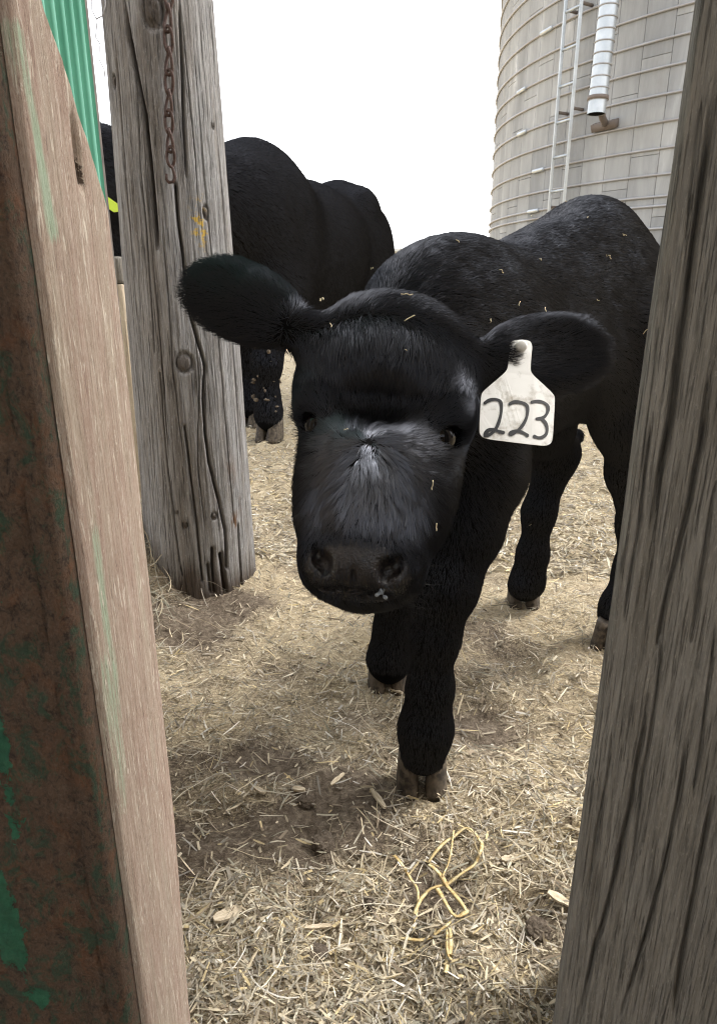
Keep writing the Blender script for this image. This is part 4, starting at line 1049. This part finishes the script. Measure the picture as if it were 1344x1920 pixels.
def length(P, N):
    f, l, z = flz(P); L = .0165 - .008 * sstep(-z, -.45, -.33); hw = HEADW(P); h = hl(P)
    hL = .019 + .006 * sstep(h[:, 1], .045, .07) + .006 * sstep(-np.abs(h[:, 1] + .04), -.05, -.03) - .011 * sstep(-h[:, 1], .085, .115) - .006 * sstep(np.abs(h[:, 0]), .045, .07)
    L = L * (1 - hw) + hL * hw; ew = earinfo(P)[0]; return L * (1 - ew) + .016 * ew
def lift(P, N):
    hw = HEADW(P); h = hl(P); ew = earinfo(P)[0]
    li = .32 * (1 - hw) + (.22 + .40 * sstep(h[:, 1], .045, .07)) * hw; return li * (1 - ew) + .5 * ew
def radius(P, N): return .00017 + .00013 * sstep(np.linalg.norm(P - CAM, axis=1), .7, 1.3)
def wet(P, N):
    h = hl(P); return np.clip(.28 + .20 * HEADW(P) * sstep(h[:, 1], .045, .07) + .70 * HEADW(P) * sstep(-np.abs(h[:, 1] + .045), -.075, -.03) * sstep(-np.abs(h[:, 0]), -.065, -.035), 0, 1)
H, R_ = grow_hair(V, F, S, dens, flow, length, lift, radius, 5, .12, (lambda P, N: .05 + .035 * wet(P, N), wet), .12, 3, lambda P: .30 + .70 * HEADW(P))
curves('coat', H, R_, M['fur'], calf, np.clip((wet(H[:, 0], None) - .3) * 1.5, 0, 1))
print('calf hairs', len(H), 'verts', len(V))
# whiskers and lashes
r = np.random.default_rng(5); H = []
for k in range(70):
    sg = 1 if r.random() < .62 else -1
    p = Hp(sg * (.045 + .016 * r.random()), -.115 - .05 * r.random(), -.035 - .03 * r.random()); d = nrm(HU * sg * (.9 + .3 * r.random()) - HV * (.5 * r.random()) + HW * r.normal(0, .3)); L = .012 + .022 * r.random()
    c_ = nrm(r.normal(0, 1, 3)); H.append([p + d * L * t + c_ * L * .35 * t * t for t in np.linspace(0, 1, 5)])
for sg in (-1, 1):
    n_ = nrm(HU * sg * .9 + HW * .5); e1 = nrm(HV - n_ * (HV @ n_)); e2 = np.cross(n_, e1); c_ = Hp(.0628 * sg, .010, -.0318)
    for k in range(34):
        a = r.uniform(-1.1, 1.1); p = c_ + n_ * .010 + (e1 * math.cos(a) + e2 * math.sin(a)) * .0125; d = nrm(n_ * .8 + e1 * .45 + e2 * math.sin(a) * .5); L = .007 + .005 * r.random()
        H.append([p + d * L * t - HV * .004 * t * t for t in np.linspace(0, 1, 5)])
H = np.array(H); curves('whiskers', H, np.full(H.shape[:2], .00016) * np.linspace(1, .3, 5), M['whisker'], calf)
# drool on the lip
S2 = Sdf(); S2.ell(Hp(.026, -.153, -.004), (.003, .0045, .003), RH, .004).ell(Hp(.030, -.160, -.006), (.0025, .002, .003), RH, .004).ell(Hp(.022, -.159, -.003), (.002, .002, .002), RH, .004)
v_, q_ = S2.surface(.0011); m = Mat('milky_drool', .2, .5); m.color((.22, .25, .28)); link('drool', mesh('drool', v_, q_), m.m, calf)

# ear tag
tg = empty('ear_tag', tuple(at(970, 745, .70))); tag(tg, 'white plastic ear tag reading 223 on the calf\'s ear', 'ear tag')
def tp(x, y, off=0.0):           # crop pixel of the tag -> point on its plane
    px, py = 860 + x / 4.48, 560 + y / 4.48
    dpt = .684 + (px - 970) * .00006 - (py - 745) * .00021 + .003 * ((px - 968) / 65) ** 2
    return at(px, py, dpt - off)
def smooth_poly(pts, it=2, closed=True):
    P = np.array(pts, float)
    for _ in range(it):
        N_ = np.roll(P, -1, 0); Qq = np.stack([P * .75 + N_ * .25, P * .25 + N_ * .75], 1).reshape(-1, 2)
        P = Qq if closed else np.concatenate([P[:1], Qq[1:-2], P[-1:]])
    return P
ol = [(425, 380), (418, 500), (412, 585), (385, 622), (300, 695), (205, 775), (186, 810), (178, 960), (172, 1090), (176, 1140), (215, 1176), (400, 1200), (600, 1224), (720, 1237), (768, 1222), (788, 1180), (797, 1000), (806, 850), (800, 806), (700, 712), (612, 632), (600, 592), (608, 480), (618, 390), (590, 345), (450, 345)]
O = smooth_poly(ol, 2)
bm = bmesh.new(); vs_ = [bm.verts.new(tp(*p)) for p in O]; f_ = bm.faces.new(vs_)
bmesh.ops.triangulate(bm, faces=[f_]); bmesh.ops.recalc_face_normals(bm, faces=bm.faces)
ext = bmesh.ops.extrude_face_region(bm, geom=bm.faces[:]); 
for v_ in [x for x in ext['geom'] if isinstance(x, bmesh.types.BMVert)]: v_.co += Vector(fw * .0022)
bmesh.ops.recalc_face_normals(bm, faces=bm.faces); me = bpy.data.meshes.new('plate'); bm.to_mesh(me); bm.free(); link('plate', me, M['tag'], tg)
def stroke(parts, wd=26):
    L = []
    for pts in parts:
        C_ = smooth_poly(pts, 2, False); d = np.gradient(C_, axis=0); d /= np.linalg.norm(d, axis=1)[:, None]; nrm_ = np.stack([-d[:, 1], d[:, 0]], -1)
        w_ = wd / 2 * (1 + .12 * np.sin(np.arange(len(C_)) * .6)); nC = len(C_)
        Lf = [tp(*(c + n_ * q), .0006) for c, n_, q in zip(C_, nrm_, w_)]; Rt = [tp(*(c - n_ * q), .0006) for c, n_, q in zip(C_, nrm_, w_)]
        V = np.array(Lf + Rt); F_ = [(i, i + 1, nC + i + 1, nC + i) for i in range(nC - 1)]
        for ce, dirn, q in ((C_[0], -d[0], w_[0]), (C_[-1], d[-1], w_[-1])):
            a0 = math.atan2(dirn[1], dirn[0]); ring = [tp(*(ce + q * np.array([math.cos(a0 + t), math.sin(a0 + t)])), .00062) for t in np.linspace(-math.pi / 2, math.pi / 2, 9)]
            b0 = len(V); V = np.concatenate([V, ring]); F_.append(tuple(range(b0, b0 + 9)))
        V = np.concatenate([V, V + fw * .0005]); n = len(V) // 2; F_ = F_ + [tuple(i + n for i in f[::-1]) for f in F_]; L.append((V, F_))
    V, F_ = joinvf(L); link('digit', mesh('digit', V, F_, False), M['ink'], tg)
stroke([[(218, 876), (250, 852), (300, 842), (345, 855), (358, 890), (355, 960), (335, 1040), (310, 1095), (270, 1138), (228, 1152), (213, 1140), (235, 1104), (285, 1097), (330, 1112), (372, 1124)], [(220, 1152), (240, 1110)]])
stroke([[(427, 884), (462, 864), (520, 868), (562, 884), (580, 920), (572, 990), (545, 1050), (510, 1095), (465, 1130), (425, 1142), (432, 1120), (470, 1110), (520, 1115), (560, 1136), (574, 1148)]])
stroke([[(612, 869), (660, 860), (712, 870), (745, 895), (752, 930), (735, 975), (705, 1003), (652, 1010)], [(690, 1006), (728, 1040), (743, 1090), (735, 1140), (700, 1166), (660, 1168), (634, 1156)]])
o = tp(520, 400, .003); V, F_ = tube([o - fw * .004, o - fw * .003, o + fw * .02], [.004, .006, .006], 16); link('button', mesh('button', V, F_), M['tag'], tg)

# bits of straw caught in the coat
def straw_on_skin(name, px_list, n_rand, V, Fc, box, label, size, seed):
    r = np.random.default_rng(seed); T = tri_of(Fc); A, B, C = V[T[:, 0]], V[T[:, 1]], V[T[:, 2]]; N = np.cross(B - A, C - A); ar = np.linalg.norm(N, axis=1); N /= ar[:, None] + 1e-12; cen = (A + B + C) / 3
    q = cen - CAM; dep = q[:, 1] * CP - q[:, 2] * SP; px = CX + q[:, 0] / dep * FPX; py = CY - (q[:, 1] * SP + q[:, 2] * CP) / dep * FPX; fc = (N * -q).sum(1) > 0
    L = []
    pick = []
    for a, b in px_list:
        sc_ = np.hypot(px - a, py - b) + (~fc) * 1e4 + dep * 8; pick.append((int(np.argmin(sc_)), 1.0))
    ok = np.where(fc & (N[:, 2] > -.1) & (px > box[0]) & (px < box[2]) & (py > box[1]) & (py < box[3]))[0]
    for i in r.choice(ok, n_rand, p=ar[ok] / ar[ok].sum()): pick.append((int(i), .5))
    for i, k in pick:
        t = r.normal(0, 1, 3); t -= N[i] * (t @ N[i]); t = nrm(t); s_ = np.cross(N[i], t); le = size * k * (.4 + .8 * r.random()); c0 = cen[i] + N[i] * .011
        P = np.array([c0 + t * le * (u - .5) + s_ * le * .1 * math.sin(u * 3) + N[i] * .003 * r.random() for u in np.linspace(0, 1, 5)]); L.append(tube(P, .00025 + .0003 * k, 5))
    v_, f_ = joinvf(L); me = mesh(name, v_, f_); a = me.attributes.new('tint', 'FLOAT_COLOR', 'POINT'); a.data.foreach_set('color', np.tile(np.array([.66, .57, .38, 1], np.float32), len(v_)))
    tag(link(name, me, M['straw']), label, 'straw', kind='stuff')
straw_on_skin('straw_flecks', [(600, 570), (612, 578), (1008, 585), (905, 605), (760, 570), (765, 610), (930, 520), (1000, 500), (1205, 625), (1130, 490), (1095, 420), (800, 990), (795, 915), (850, 470), (1000, 420), (960, 575)], 22, CV, CF, (540, 360, 1240, 1000), 'tiny straw flecks caught in the calf\'s black coat', .011, 11)

# ------------------------------------------------------------------ the black cow behind the pole
S = Sdf()
cw0 = np.array([-.50, 3.32, 0]); cw1 = np.array([-.09, 4.32, 0]); CFD = nrm(cw0 - cw1); CLD = np.array([-CFD[1], CFD[0], 0]); RC = np.stack([CFD, CLD, [0, 0, 1]])
def cp(f, l, z): return cw1 + CFD * f + CLD * l + np.array([0, 0, z])
LB = np.linalg.norm(cw0 - cw1)
def ce(f, l, z, a, b, c, k=.14): S.ell(cp(f, l, z), (a, b, c), RC, k)
ce(LB - .08, 0, .88, .30, .25, .36); ce(LB - .02, 0, 1.08, .20, .12, .19, .10); ce(LB * .5, 0, .86, .50, .32, .34); ce(.06, 0, .98, .30, .22, .27); ce(-.16, 0, .90, .16, .20, .26, .1)
for sg in (-1, 1):
    ce(LB - .02, .17 * sg, .80, .18, .10, .30, .1); ce(-.02, .17 * sg, .80, .22, .11, .30, .1); ce(.10, .16 * sg, 1.12, .10, .07, .08, .08)
hdC = aty(185, 330, 2.62)
S.chain([cp(LB - .05, 0, 1.0), cp(LB + .12, .02, 1.0), hdC + [.06, .12, -.02]], [.26, .20, .15], .12)
mz = hdC + np.array([-.16, -.26, -.26])
S.cone(hdC, mz, .125, .085, .05); S.ell(hdC + [0, .02, .06], (.12, .10, .10), None, .05)
S.ell(aty(205, 430, 2.75), (.15, .14, .20), None, .08); S.ell(hdC + [.16, .03, -.02], (.10, .03, .05), None, .03)
nearh = gnd(505, 826); farh = gnd(470, 800)
CH = [nearh, farh, cp(-.10, .16, 0), cp(-.04, -.16, 0)]
for (hx, sg, top) in ((nearh, 1, cp(LB - .02, .14, .66)), (farh, -1, cp(LB - .02, -.14, .66))):
    h0 = np.array([hx[0], hx[1], 0]); S.chain([top, top * .5 + (h0 + [0, 0, .40]) * .5 - CFD * .02, h0 + [0, .02, .36], h0 + [0, .02, .20], h0 + [0, .01, .13], h0 + [0, 0, .095]], [.12, .085, .062, .046, .054, .05], .05)
for hx in CH[2:]:
    S.chain([hx + [0, 0, .7], hx + CFD * .1 + [0, 0, .58], hx - CFD * .08 + [0, 0, .42], hx - CFD * .03 + [0, 0, .2], hx + [0, 0, .11], hx + [0, 0, .05]], [.16, .13, .06, .046, .056, .055], .05)
V, Q = S.surface(.014); V = S.project(V, 1)
cow = empty('black_cow', tuple(cw1)); tag(cow, 'large black cow standing behind the grey pole with its rump to the right', 'cow')
link('body', mesh('body', V, Q), M['skin'], cow)
for hx in CH: hoof('hoof', np.array([hx[0], hx[1], 0]), (CFD[0], CFD[1]), cow, 1.75, .06)
def cflow(P, N):
    low = sstep(-P[:, 2], -.62, -.5)[:, None]; d = -CFD[None, :] + np.array([0, 0, -.55]) + 0 * P; return d * (1 - low) + np.array([0, 0, -1.]) * low
H, R_ = grow_hair(V, [tuple(q) for q in Q], S, lambda P, N: np.where((N * (CAM - P)).sum(1) > -.2, 52000, 9000) * (P[:, 2] > .095), cflow, lambda P, N: .026 - .010 * sstep(-P[:, 2], -.6, -.5) + .012 * sstep(P[:, 2], 1.18, 1.27), lambda P, N: .42 + .5 * sstep(P[:, 2], 1.18, 1.27), lambda P, N: np.full(len(P), .0006), 5, .25, (.06, .3), .15, 9)
curves('coat', H, R_, M['furcow'], cow); print('cow hairs', len(H))
# mud caked on the near foreleg
r = np.random.default_rng(3); L = []
def lump(q, s_):
    bm = bmesh.new(); bmesh.ops.create_icosphere(bm, subdivisions=2, radius=1); sx = s_ * (.5 + r.random(3))
    for v in bm.verts: v.co = Vector(q + np.array(v.co) * sx * (.7 + .6 * vnoise(np.array(v.co) * 1.8 + q * 50, 3)))
    bm.verts.index_update(); o_ = (np.array([v.co for v in bm.verts]), [tuple(v.index for v in f.verts) for f in bm.faces]); bm.free(); return o_
h0 = nearh
for k in range(60):
    z = .14 + .34 * r.random(); a = r.random() * 6.28; q = h0 + np.array([.065 * math.cos(a), .015 + .065 * math.sin(a), z]); s_ = .003 + .007 * r.random() ** 2; L.append(lump(q, s_))
v_, f_ = joinvf(L); link('caked_mud', mesh('caked_mud', v_, f_), M['mud'], cow)['kind'] = 'stuff'
yt = empty('yellow_ear_tag', tuple(aty(205, 380, 2.45))); tag(yt, 'bright yellow-green ear tag glimpsed between green sheet and pole', 'ear tag')
P4 = [aty(a, b, 2.45) for a, b in [(176, 352), (192, 362), (224, 384), (226, 396), (214, 398), (190, 382), (176, 374)]]
n = len(P4); V = np.concatenate([P4, np.array(P4) + [0, .003, 0]]); link('plate', mesh('plate', V, [tuple(range(n))[::-1], tuple(range(n, 2 * n))] + [(i, (i + 1) % n, n + (i + 1) % n, n + i) for i in range(n)], False), M['ytag'], yt)
